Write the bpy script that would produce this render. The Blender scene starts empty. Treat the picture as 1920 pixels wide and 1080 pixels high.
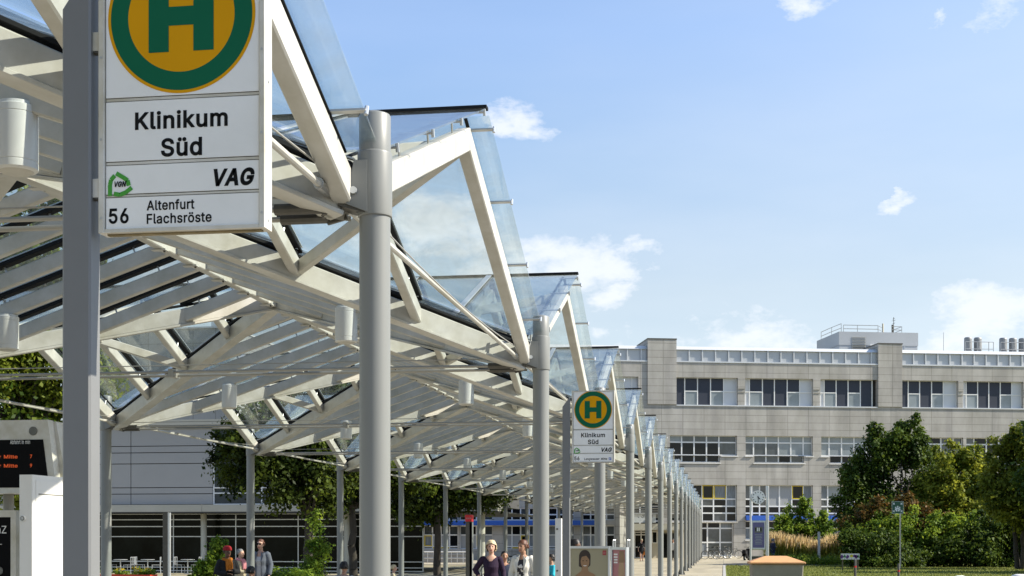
import bpy, bmesh, math, random
import numpy as np
from mathutils import Vector, Matrix

R = math.radians
scene = bpy.context.scene
COL = scene.collection
random.seed(7)

# ------------------------------------------------------------------ camera, sky, sun, exposure
F = 2600.0            # focal length in photo pixels (1920 wide)
HZ = 1009.0           # photo row of the horizon
CAMH = 1.80
TH = math.atan((1356.5 - 960) / F)      # the row of columns runs along +Y; the camera looks a little left of it
CT, ST = math.cos(TH), math.sin(TH)
RIGHT = Vector((CT, ST, 0))
AXIS = Vector((-ST, CT, 0))

cam_d = bpy.data.cameras.new("camera")
cam_d.sensor_width = 36
cam_d.lens = F / 1920 * 36
cam_d.shift_y = (HZ - 540) / 1920
cam_d.clip_start = 0.1
cam_d.clip_end = 5000
cam = bpy.data.objects.new("camera", cam_d)
COL.objects.link(cam)
cam.location = (0, 0, CAMH)
cam.rotation_euler = (R(90), 0, TH)
scene.camera = cam

SUN_AZ, SUN_EL = R(3), R(38)
sun_dir = Vector((math.cos(SUN_AZ) * math.cos(SUN_EL), math.sin(SUN_AZ) * math.cos(SUN_EL), math.sin(SUN_EL)))
sl = bpy.data.lights.new("sun", 'SUN')
sl.energy = 5.0
sl.angle = R(0.5)
sl.color = (1.0, 0.93, 0.80)
so = bpy.data.objects.new("sun", sl)
so.rotation_euler = sun_dir.to_track_quat('Z', 'Y').to_euler()
so.location = (30, 0, 40)
COL.objects.link(so)

scene.view_settings.view_transform = 'Standard'
scene.view_settings.look = 'None'
scene.view_settings.exposure = 0.9
scene.view_settings.gamma = 1
scene.cycles.transparent_max_bounces = 40
scene.cycles.max_bounces = 8
scene.cycles.caustics_reflective = False
scene.cycles.caustics_refractive = False


def PW(px, py, Z):
    """photo pixel at camera depth Z -> world point"""
    return RIGHT * ((px - 960) / F * Z) + AXIS * Z + Vector((0, 0, CAMH + (HZ - py) / F * Z))


def GP(px, Z, z=0.0):
    p = RIGHT * ((px - 960) / F * Z) + AXIS * Z
    p.z = z
    return p


def ZH(py, Z):
    return CAMH + (HZ - py) / F * Z


world = bpy.data.worlds.new("World")
scene.world = world
world.use_nodes = True
nt = world.node_tree
nt.nodes.clear()
N = nt.nodes.new
L = nt.links.new


def mth(op, a, b=None, clamp=False):
    n = N('ShaderNodeMath')
    n.operation = op
    n.use_clamp = clamp
    for i, v in enumerate((a, b)):
        if v is None:
            continue
        if isinstance(v, (int, float)):
            n.inputs[i].default_value = v
        else:
            L(v, n.inputs[i])
    return n.outputs[0]


sky = N('ShaderNodeTexSky')
sky.sky_type = 'NISHITA'
sky.sun_disc = False
sky.sun_elevation = SUN_EL
sky.sun_rotation = R(90) - SUN_AZ
sky.altitude = 300
sky.air_density = 1.1
sky.dust_density = 0.6
sky.ozone_density = 1.6
tc = N('ShaderNodeTexCoord')
nz = N('ShaderNodeTexNoise')
nz.inputs['Scale'].default_value = 16
nz.inputs['Detail'].default_value = 8
nz.inputs['Roughness'].default_value = 0.62
mp = N('ShaderNodeMapping')
mp.inputs['Scale'].default_value = (1, 1, 1.9)
L(tc.outputs['Generated'], mp.inputs['Vector'])
L(mp.outputs[0], nz.inputs['Vector'])
# cumulus where the day had them: a direction, a radius (degrees) and a strength for each
CLOUDS = [(965, 222, 1.4, .9), (1225, 446, 1.8, .95), (1075, 500, 3.4, 1.1), (1165, 500, 2.2, 1.15), (1660, 386, .9, .7), (1845, 408, 3.0, .55),
          (1860, 600, 3.2, 1.1), (1400, 640, 3.2, 1.05), (1140, 566, 1.8, 1.1), (1150, 632, 2.2, 1.0), (830, 440, 3.4, 1.1),
          (920, 520, 2.6, 1.0), (600, 520, 3.0, .9), (1530, 0, 1.5, 1.0), (1885, -6, 2.6, .95), (1775, 30, .9, .8), (340, 520, 3, .8), (1290, 640, 2.0, .9),
          (2300, 400, 4, 1), (2700, 560, 5, 1), (-400, 500, 5, 1)]
# ragged outlines: the direction is displaced by turbulence before it meets the cloud shapes
dn = N('ShaderNodeTexNoise')
dn.inputs['Scale'].default_value = 13
dn.inputs['Detail'].default_value = 7
dn.inputs['Roughness'].default_value = .65
L(mp.outputs[0], dn.inputs['Vector'])
d0 = N('ShaderNodeVectorMath')
d0.operation = 'SUBTRACT'
L(dn.outputs['Color'], d0.inputs[0])
d0.inputs[1].default_value = (.5, .5, .5)
d1 = N('ShaderNodeVectorMath')
d1.operation = 'SCALE'
d1.inputs['Scale'].default_value = .105
L(d0.outputs[0], d1.inputs[0])
d2 = N('ShaderNodeVectorMath')
d2.operation = 'ADD'
L(mp.outputs[0], d2.inputs[0])
L(d1.outputs[0], d2.inputs[1])
acc = None
for (px, py, rd, st) in CLOUDS:
    d = (PW(px, py, 100.0) - Vector((0, 0, CAMH))).normalized()
    vm = N('ShaderNodeVectorMath')
    vm.operation = 'DISTANCE'
    L(d2.outputs[0], vm.inputs[0])
    vm.inputs[1].default_value = (d.x, d.y, d.z * 1.9)
    v = mth('MULTIPLY', mth('SUBTRACT', 1.0, mth('DIVIDE', vm.outputs['Value'], math.radians(rd) * 1.25)), st)
    v = mth('MAXIMUM', v, 0.0)
    acc = v if acc is None else mth('MAXIMUM', acc, v)
den = mth('ADD', acc, mth('MULTIPLY', mth('SUBTRACT', nz.outputs['Fac'], 0.5), 2.5))
ramp = N('ShaderNodeValToRGB')
ramp.color_ramp.interpolation = 'EASE'
ramp.color_ramp.elements[0].position = 0.08
ramp.color_ramp.elements[1].position = 1.2
L(mth('MULTIPLY', den, mth('MINIMUM', mth('MULTIPLY', acc, 5.0), 1.0)), ramp.inputs['Fac'])
# thin veil of high cloud towards the horizon
nz2 = N('ShaderNodeTexNoise')
nz2.inputs['Scale'].default_value = 3.5
nz2.inputs['Detail'].default_value = 5
mp2 = N('ShaderNodeMapping')
mp2.inputs['Scale'].default_value = (1, 1, 4)
L(tc.outputs['Generated'], mp2.inputs['Vector'])
L(mp2.outputs[0], nz2.inputs['Vector'])
sx = N('ShaderNodeSeparateXYZ')
L(tc.outputs['Generated'], sx.inputs[0])
veil = mth('MULTIPLY', mth('SUBTRACT', 0.46, sx.outputs['Z']), mth('MULTIPLY', nz2.outputs['Fac'], 2.2), True)
veil = mth('MULTIPLY', veil, 0.72)
# brighter, hazier air towards the sun's side
gd = (PW(2350, 330, 100.0) - Vector((0, 0, CAMH))).normalized()
gv = N('ShaderNodeVectorMath')
gv.operation = 'DISTANCE'
L(tc.outputs['Generated'], gv.inputs[0])
gv.inputs[1].default_value = gd
glow = mth('MULTIPLY', mth('SUBTRACT', 1.0, mth('DIVIDE', gv.outputs['Value'], 0.55), True), 0.19)
veil = mth('ADD', veil, glow, True)
cov = mth('MAXIMUM', mth('MULTIPLY', ramp.outputs['Color'], 0.74), veil)
mix = N('ShaderNodeMixRGB')
L(cov, mix.inputs['Fac'])
# the air of that day: clearer and bluer overhead than the sky model's
tone = N('ShaderNodeValToRGB')
for e, (zz, c) in zip([tone.color_ramp.elements[0], tone.color_ramp.elements[1]] + [tone.color_ramp.elements.new(k) for k in (.174, .263, .343)],
                      [(.05, (.55, .54, .56, 1)), (.75, (.66, .72, .80, 1)), (.174, (.60, .585, .56, 1)), (.263, (.61, .66, .695, 1)), (.343, (.72, .77, .85, 1))]):
    e.position = zz
    e.color = c
L(sx.outputs['Z'], tone.inputs['Fac'])
tm = N('ShaderNodeMixRGB')
tm.blend_type = 'MULTIPLY'
tm.inputs['Fac'].default_value = 1
L(sky.outputs[0], tm.inputs['Color1'])
L(tone.outputs[0], tm.inputs['Color2'])
tb = N('ShaderNodeMixRGB')
tb.blend_type = 'MULTIPLY'
tb.inputs['Fac'].default_value = 1
tb.inputs['Color2'].default_value = (2, 2, 2, 1)
L(tm.outputs[0], tb.inputs['Color1'])
L(tb.outputs[0], mix.inputs['Color1'])
mix.inputs['Color2'].default_value = (8.2, 8.3, 8.6, 1)
bg = N('ShaderNodeBackground')
bg.inputs['Strength'].default_value = 0.073
L(mix.outputs[0], bg.inputs['Color'])
wo = N('ShaderNodeOutputWorld')
L(bg.outputs[0], wo.inputs['Surface'])


# ------------------------------------------------------------------ materials
MATS = {}


def M(name, rgb, rough=0.5, metal=0.0, var=0.08, scale=3.0, bump=0.0, spec=0.5, stretch=(1, 1, 1), emit=0.0, tint=None):
    if name in MATS:
        return MATS[name]
    m = bpy.data.materials.new(name)
    m.use_nodes = True
    n = m.node_tree.nodes
    l = m.node_tree.links
    b = n['Principled BSDF']
    b.inputs['Roughness'].default_value = rough
    b.inputs['Metallic'].default_value = metal
    b.inputs['Specular IOR Level'].default_value = spec
    c = (rgb[0], rgb[1], rgb[2], 1)
    if var > 0:
        t = n.new('ShaderNodeTexCoord')
        mpn = n.new('ShaderNodeMapping')
        mpn.inputs['Scale'].default_value = stretch
        l.new(t.outputs['Object'], mpn.inputs[0])
        no = n.new('ShaderNodeTexNoise')
        no.inputs['Scale'].default_value = scale
        no.inputs['Detail'].default_value = 6
        no.inputs['Roughness'].default_value = 0.65
        l.new(mpn.outputs[0], no.inputs['Vector'])
        cr = n.new('ShaderNodeValToRGB')
        cr.color_ramp.elements[0].position = 0.3
        cr.color_ramp.elements[1].position = 0.7
        tn = tint or rgb
        cr.color_ramp.elements[0].color = (max(tn[0] * (1 - var), 0), max(tn[1] * (1 - var), 0), max(tn[2] * (1 - var * 1.2), 0), 1)
        cr.color_ramp.elements[1].color = (min(rgb[0] * (1 + var * .6), 1), min(rgb[1] * (1 + var * .6), 1), min(rgb[2] * (1 + var * .6), 1), 1)
        l.new(no.outputs['Fac'], cr.inputs['Fac'])
        l.new(cr.outputs['Color'], b.inputs['Base Color'])
        if bump:
            bp = n.new('ShaderNodeBump')
            bp.inputs['Strength'].default_value = bump
            bp.inputs['Distance'].default_value = 0.02
            l.new(no.outputs['Fac'], bp.inputs['Height'])
            l.new(bp.outputs[0], b.inputs['Normal'])
    else:
        b.inputs['Base Color'].default_value = c
    if emit:
        b.inputs['Emission Color'].default_value = c
        b.inputs['Emission Strength'].default_value = emit
    MATS[name] = m
    return m


def glass_mat(name, tint=(0.93, 0.965, 0.955), refl=1.0, dirt=0.06):
    m = bpy.data.materials.new(name)
    m.use_nodes = True
    n = m.node_tree.nodes
    l = m.node_tree.links
    n.clear()
    o = n.new('ShaderNodeOutputMaterial')
    tr = n.new('ShaderNodeBsdfTransparent')
    tr.inputs['Color'].default_value = (*tint, 1)
    gl = n.new('ShaderNodeBsdfGlossy')
    gl.inputs['Roughness'].default_value = 0.03
    df = n.new('ShaderNodeBsdfDiffuse')
    df.inputs['Color'].default_value = (0.6, 0.66, 0.66, 1)
    fr = n.new('ShaderNodeFresnel')
    fr.inputs['IOR'].default_value = 1.5
    ge = n.new('ShaderNodeNewGeometry')
    io = n.new('ShaderNodeMapRange')          # the same reflectance from inside the pane as from outside
    io.inputs['To Min'].default_value = 1.5
    io.inputs['To Max'].default_value = 1 / 1.5
    l.new(ge.outputs['Backfacing'], io.inputs['Value'])
    l.new(io.outputs[0], fr.inputs['IOR'])
    mu = n.new('ShaderNodeMath')
    mu.operation = 'MULTIPLY'
    mu.inputs[1].default_value = refl
    mu.use_clamp = True
    l.new(fr.outputs[0], mu.inputs[0])
    t = n.new('ShaderNodeTexCoord')
    no = n.new('ShaderNodeTexNoise')
    no.inputs['Scale'].default_value = 2.2
    no.inputs['Detail'].default_value = 8
    no.inputs['Roughness'].default_value = .7
    no.inputs['Distortion'].default_value = .6
    l.new(t.outputs['Object'], no.inputs['Vector'])
    dm = n.new('ShaderNodeMapRange')          # rain marks and dust
    dm.inputs['From Min'].default_value = .38
    dm.inputs['From Max'].default_value = .72
    dm.inputs['To Min'].default_value = dirt * .35
    dm.inputs['To Max'].default_value = dirt * 3.2
    l.new(no.outputs['Fac'], dm.inputs['Value'])
    m0 = n.new('ShaderNodeMixShader')
    l.new(dm.outputs[0], m0.inputs['Fac'])
    l.new(tr.outputs[0], m0.inputs[1])
    l.new(df.outputs[0], m0.inputs[2])
    m1 = n.new('ShaderNodeMixShader')
    l.new(mu.outputs[0], m1.inputs['Fac'])
    l.new(m0.outputs[0], m1.inputs[1])
    l.new(gl.outputs[0], m1.inputs[2])
    l.new(m1.outputs[0], o.inputs['Surface'])
    return m


def panel_mat(name, c1, c2, mortar, bw, rh, ms=0.02, offset=0.0, var=0.25, rough=0.85):
    """stone slab cladding / paving: slab grid with per-slab tone and stains; object X = along, Z (or Y) = up"""
    m = bpy.data.materials.new(name)
    m.use_nodes = True
    n = m.node_tree.nodes
    l = m.node_tree.links
    b = n['Principled BSDF']
    b.inputs['Roughness'].default_value = rough
    b.inputs['Specular IOR Level'].default_value = 0.25
    t = n.new('ShaderNodeTexCoord')
    s = n.new('ShaderNodeSeparateXYZ')
    l.new(t.outputs['Object'], s.inputs[0])
    ad = n.new('ShaderNodeMath')
    ad.operation = 'ADD'
    l.new(s.outputs['X'], ad.inputs[0])
    c = n.new('ShaderNodeCombineXYZ')
    l.new(ad.outputs[0], c.inputs[0])
    if name.startswith('paving'):
        l.new(s.outputs['Y'], c.inputs[1])
        ad.inputs[1].default_value = 0
    else:
        l.new(s.outputs['Y'], ad.inputs[1])
        l.new(s.outputs['Z'], c.inputs[1])
    br = n.new('ShaderNodeTexBrick')
    br.offset = offset
    br.inputs['Scale'].default_value = 1
    br.inputs['Brick Width'].default_value = bw
    br.inputs['Row Height'].default_value = rh
    br.inputs['Mortar Size'].default_value = ms
    br.inputs['Mortar Smooth'].default_value = 0.1
    br.inputs['Color1'].default_value = (*c1, 1)
    br.inputs['Color2'].default_value = (*c2, 1)
    br.inputs['Mortar'].default_value = (*mortar, 1)
    l.new(c.outputs[0], br.inputs['Vector'])
    no = n.new('ShaderNodeTexNoise')
    no.inputs['Scale'].default_value = 0.35
    no.inputs['Detail'].default_value = 9
    no.inputs['Roughness'].default_value = 0.7
    mp_ = n.new('ShaderNodeMapping')
    mp_.inputs['Scale'].default_value = (1.6, 0.55, 1)
    l.new(c.outputs[0], mp_.inputs[0])
    l.new(mp_.outputs[0], no.inputs['Vector'])
    cr = n.new('ShaderNodeValToRGB')
    cr.color_ramp.elements[0].position = 0.32
    cr.color_ramp.elements[1].position = 0.62
    cr.color_ramp.elements[0].color = (1 - var, 1 - var, 1 - var * 1.1, 1)
    cr.color_ramp.elements[1].color = (1, 1, 1, 1)
    l.new(no.outputs['Fac'], cr.inputs['Fac'])
    mx = n.new('ShaderNodeMixRGB')
    mx.blend_type = 'MULTIPLY'
    mx.inputs['Fac'].default_value = 1
    l.new(br.outputs['Color'], mx.inputs['Color1'])
    l.new(cr.outputs['Color'], mx.inputs['Color2'])
    st = n.new('ShaderNodeTexNoise')
    st.inputs['Scale'].default_value = 1.0
    st.inputs['Detail'].default_value = 4
    mp3 = n.new('ShaderNodeMapping')
    mp3.inputs['Scale'].default_value = (1.1, .09, 1)
    l.new(c.outputs[0], mp3.inputs[0])
    l.new(mp3.outputs[0], st.inputs['Vector'])
    cs = n.new('ShaderNodeValToRGB')
    cs.color_ramp.elements[0].position = .36
    cs.color_ramp.elements[1].position = .52
    cs.color_ramp.elements[0].color = (1 - var * .55, 1 - var * .55, 1 - var * .5, 1)
    cs.color_ramp.elements[1].color = (1, 1, 1, 1)
    l.new(st.outputs['Fac'], cs.inputs['Fac'])
    m4 = n.new('ShaderNodeMixRGB')
    m4.blend_type = 'MULTIPLY'
    m4.inputs['Fac'].default_value = 1
    l.new(mx.outputs['Color'], m4.inputs['Color1'])
    l.new(cs.outputs['Color'], m4.inputs['Color2'])
    l.new(m4.outputs['Color'], b.inputs['Base Color'])
    MATS[name] = m
    return m


def leaf_mat(name, rgb, rgb2, trans=0.35):
    m = bpy.data.materials.new(name)
    m.use_nodes = True
    n = m.node_tree.nodes
    l = m.node_tree.links
    n.clear()
    o = n.new('ShaderNodeOutputMaterial')
    at = n.new('ShaderNodeAttribute')
    at.attribute_name = 'tint'
    cr = n.new('ShaderNodeValToRGB')
    cr.color_ramp.elements[0].color = (*rgb, 1)
    cr.color_ramp.elements[1].color = (*rgb2, 1)
    l.new(at.outputs['Fac'], cr.inputs['Fac'])
    p = n.new('ShaderNodeBsdfPrincipled')
    p.inputs['Roughness'].default_value = 0.55
    p.inputs['Specular IOR Level'].default_value = 0.15
    l.new(cr.outputs['Color'], p.inputs['Base Color'])
    tr = n.new('ShaderNodeBsdfTranslucent')
    hs = n.new('ShaderNodeHueSaturation')
    hs.inputs['Value'].default_value = 1.5
    hs.inputs['Hue'].default_value = 0.48
    l.new(cr.outputs['Color'], hs.inputs['Color'])
    l.new(hs.outputs[0], tr.inputs['Color'])
    mx = n.new('ShaderNodeMixShader')
    mx.inputs['Fac'].default_value = trans
    l.new(p.outputs[0], mx.inputs[1])
    l.new(tr.outputs[0], mx.inputs[2])
    l.new(mx.outputs[0], o.inputs['Surface'])
    MATS[name] = m
    return m


M('white_steel', (.50, .49, .455), .38, var=.18, scale=2.2, tint=(.465, .445, .385))
M('white_paint', (.68, .67, .64), .4, var=.06, scale=2.5)
M('grey_paint', (.20, .205, .195), .42, var=.07, scale=2.0, stretch=(1, 1, .3))
M('sign_grey', (.165, .168, .17), .45, var=.06, scale=2)
M('rubber', (.012, .013, .014), .7, var=0, spec=.15)
M('steel', (.45, .45, .44), .35, .7, var=.1, scale=6)
M('dark_steel', (.09, .085, .075), .5, .4, var=.2, scale=8)
M('alu', (.55, .57, .58), .35, .6, var=.08, scale=4)
M('rod', (.33, .32, .29), .45, .3, var=.12, scale=6)
M('sign_white', (.80, .795, .765), .4, var=.06, scale=3, spec=.25)
M('frame_cream', (.60, .585, .54), .4, var=.16, scale=4, tint=(.54, .50, .40))
M('sign_green', (.004, .115, .055), .5, var=.04, spec=.12)
M('sign_yellow', (.66, .31, .001), .5, var=.04, spec=.12)
M('logo_green', (.045, .30, .02), .4, var=0)
M('black', (.008, .008, .008), .6, var=0, spec=.12)
M('grime', (.24, .19, .10), .8, var=.4, scale=14)
M('groove', (.13, .13, .115), .6, var=.2, scale=12)
M('blue_icon', (.05, .12, .42), .4, var=0)
M('screen', (.003, .003, .004), .3, var=0, spec=.06)
M('led', (.70, .10, .015), .5, var=0, emit=.22)
M('lamp_white', (.62, .62, .59), .35, var=.04, scale=4)
M('lamp_under', (.50, .48, .42), .5, var=.05)
GLASS = glass_mat('canopy_glass')
MATS['canopy_glass'] = GLASS


# ------------------------------------------------------------------ mesh building
class MB:
    def __init__(self):
        self.v, self.f, self.m, self.mats = [], [], [], []

    def mi(self, mat):
        if mat not in self.mats:
            self.mats.append(mat)
        return self.mats.index(mat)

    def add(self, vs, fs, mat):
        o = len(self.v)
        k = self.mi(mat)
        self.v += [tuple(v) for v in vs]
        self.f += [tuple(o + i for i in f) for f in fs]
        self.m += [k] * len(fs)
        return self

    def box(self, x0, x1, y0, y1, z0, z1, mat):
        vs = [(x, y, z) for z in (z0, z1) for y in (y0, y1) for x in (x0, x1)]
        return self.add(vs, [(0, 2, 3, 1), (4, 5, 7, 6), (0, 1, 5, 4), (2, 6, 7, 3), (0, 4, 6, 2), (1, 3, 7, 5)], mat)

    def beam(self, p, q, w, h, mat, up=(0, 0, 1), ch=None):
        """bar of width w (sideways) and height h (along up), with small chamfers"""
        p, q = Vector(p), Vector(q)
        d = (q - p).normalized()
        s = d.cross(Vector(up))
        if s.length < 1e-6:
            s = d.cross(Vector((0, 1, 0)))
        s.normalize()
        u = s.cross(d)
        c = min(w, h) * .12 if ch is None else ch
        a, b = w / 2, h / 2
        sec = [(-a + c, -b), (a - c, -b), (a, -b + c), (a, b - c), (a - c, b), (-a + c, b), (-a, b - c), (-a, -b + c)]
        vs = [e + s * x + u * y for e in (p, q) for x, y in sec]
        fs = [(i, (i + 1) % 8, 8 + (i + 1) % 8, 8 + i) for i in range(8)]
        fs += [tuple(range(7, -1, -1)), tuple(range(8, 16))]
        return self.add(vs, fs, mat)

    def tube(self, p, q, r, mat, n=12, r2=None, caps=True):
        p, q = Vector(p), Vector(q)
        r2 = r if r2 is None else r2
        d = (q - p).normalized()
        s = d.orthogonal().normalized()
        u = d.cross(s)
        vs = [e + (s * math.cos(2 * math.pi * i / n) + u * math.sin(2 * math.pi * i / n)) * rr for e, rr in ((p, r), (q, r2)) for i in range(n)]
        fs = [(i, (i + 1) % n, n + (i + 1) % n, n + i) for i in range(n)]
        if caps:
            fs += [tuple(range(n - 1, -1, -1)), tuple(range(n, 2 * n))]
        return self.add(vs, fs, mat)

    def path(self, pts, r, mat, n=8):
        for a, b in zip(pts[:-1], pts[1:]):
            self.tube(a, b, r, mat, n)
        return self

    def lathe(self, prof, mat, n=32, c=(0, 0, 0)):
        """prof: (radius, z) from bottom to top"""
        vs, fs = [], []
        for r, z in prof:
            for i in range(n):
                a = 2 * math.pi * i / n
                vs.append((c[0] + r * math.cos(a), c[1] + r * math.sin(a), c[2] + z))
        k = len(prof)
        for j in range(k - 1):
            for i in range(n):
                fs.append((j * n + i, j * n + (i + 1) % n, (j + 1) * n + (i + 1) % n, (j + 1) * n + i))
        fs.append(tuple(range(n - 1, -1, -1)))
        fs.append(tuple((k - 1) * n + i for i in range(n)))
        return self.add(vs, fs, mat)

    def prism(self, poly, ext, mat):
        """closed 3-D polygon extruded by a vector"""
        n = len(poly)
        e = Vector(ext)
        vs = [Vector(p) for p in poly] + [Vector(p) + e for p in poly]
        fs = [tuple(range(n - 1, -1, -1)), tuple(range(n, 2 * n))] + [(i, (i + 1) % n, n + (i + 1) % n, n + i) for i in range(n)]
        return self.add(vs, fs, mat)

    def mesh(self, name, smooth=None):
        me = bpy.data.meshes.new(name)
        me.from_pydata(self.v, [], self.f)
        for k in self.mats:
            me.materials.append(MATS[k])
        me.polygons.foreach_set('material_index', self.m)
        bm = bmesh.new()
        bm.from_mesh(me)
        bmesh.ops.recalc_face_normals(bm, faces=bm.faces)
        bm.to_mesh(me)
        bm.free()
        if smooth is not None:
            me.polygons.foreach_set('use_smooth', [True] * len(me.polygons))
            me.set_sharp_from_angle(angle=R(smooth))
        me.update()
        return me

    def build(self, name, parent=None, loc=(0, 0, 0), rz=0, smooth=None):
        return ob(name, self.mesh(name, smooth), parent, loc, rz)


def ob(name, me, parent=None, loc=(0, 0, 0), rz=0):
    o = bpy.data.objects.new(name, me)
    o.location = loc
    o.rotation_euler = (0, 0, rz)
    if parent is not None:
        o.parent = parent
    COL.objects.link(o)
    return o


def thing(name, label, cat, loc=(0, 0, 0), rz=0, group=None):
    o = ob(name, None, None, loc, rz)
    o.empty_display_size = 0.3
    return tag(o, label, cat, group)


def tag(o, label, cat, group=None):
    o['label'] = label
    o['category'] = cat
    if group:
        o['group'] = group
    return o


def struct(o):
    o['kind'] = 'structure'
    return o


def copy_tree(o, parent=None):
    c = o.copy()
    COL.objects.link(c)
    if parent is not None:
        c.parent = parent
    for ch in list(o.children):
        copy_tree(ch, c)
    return c


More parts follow.
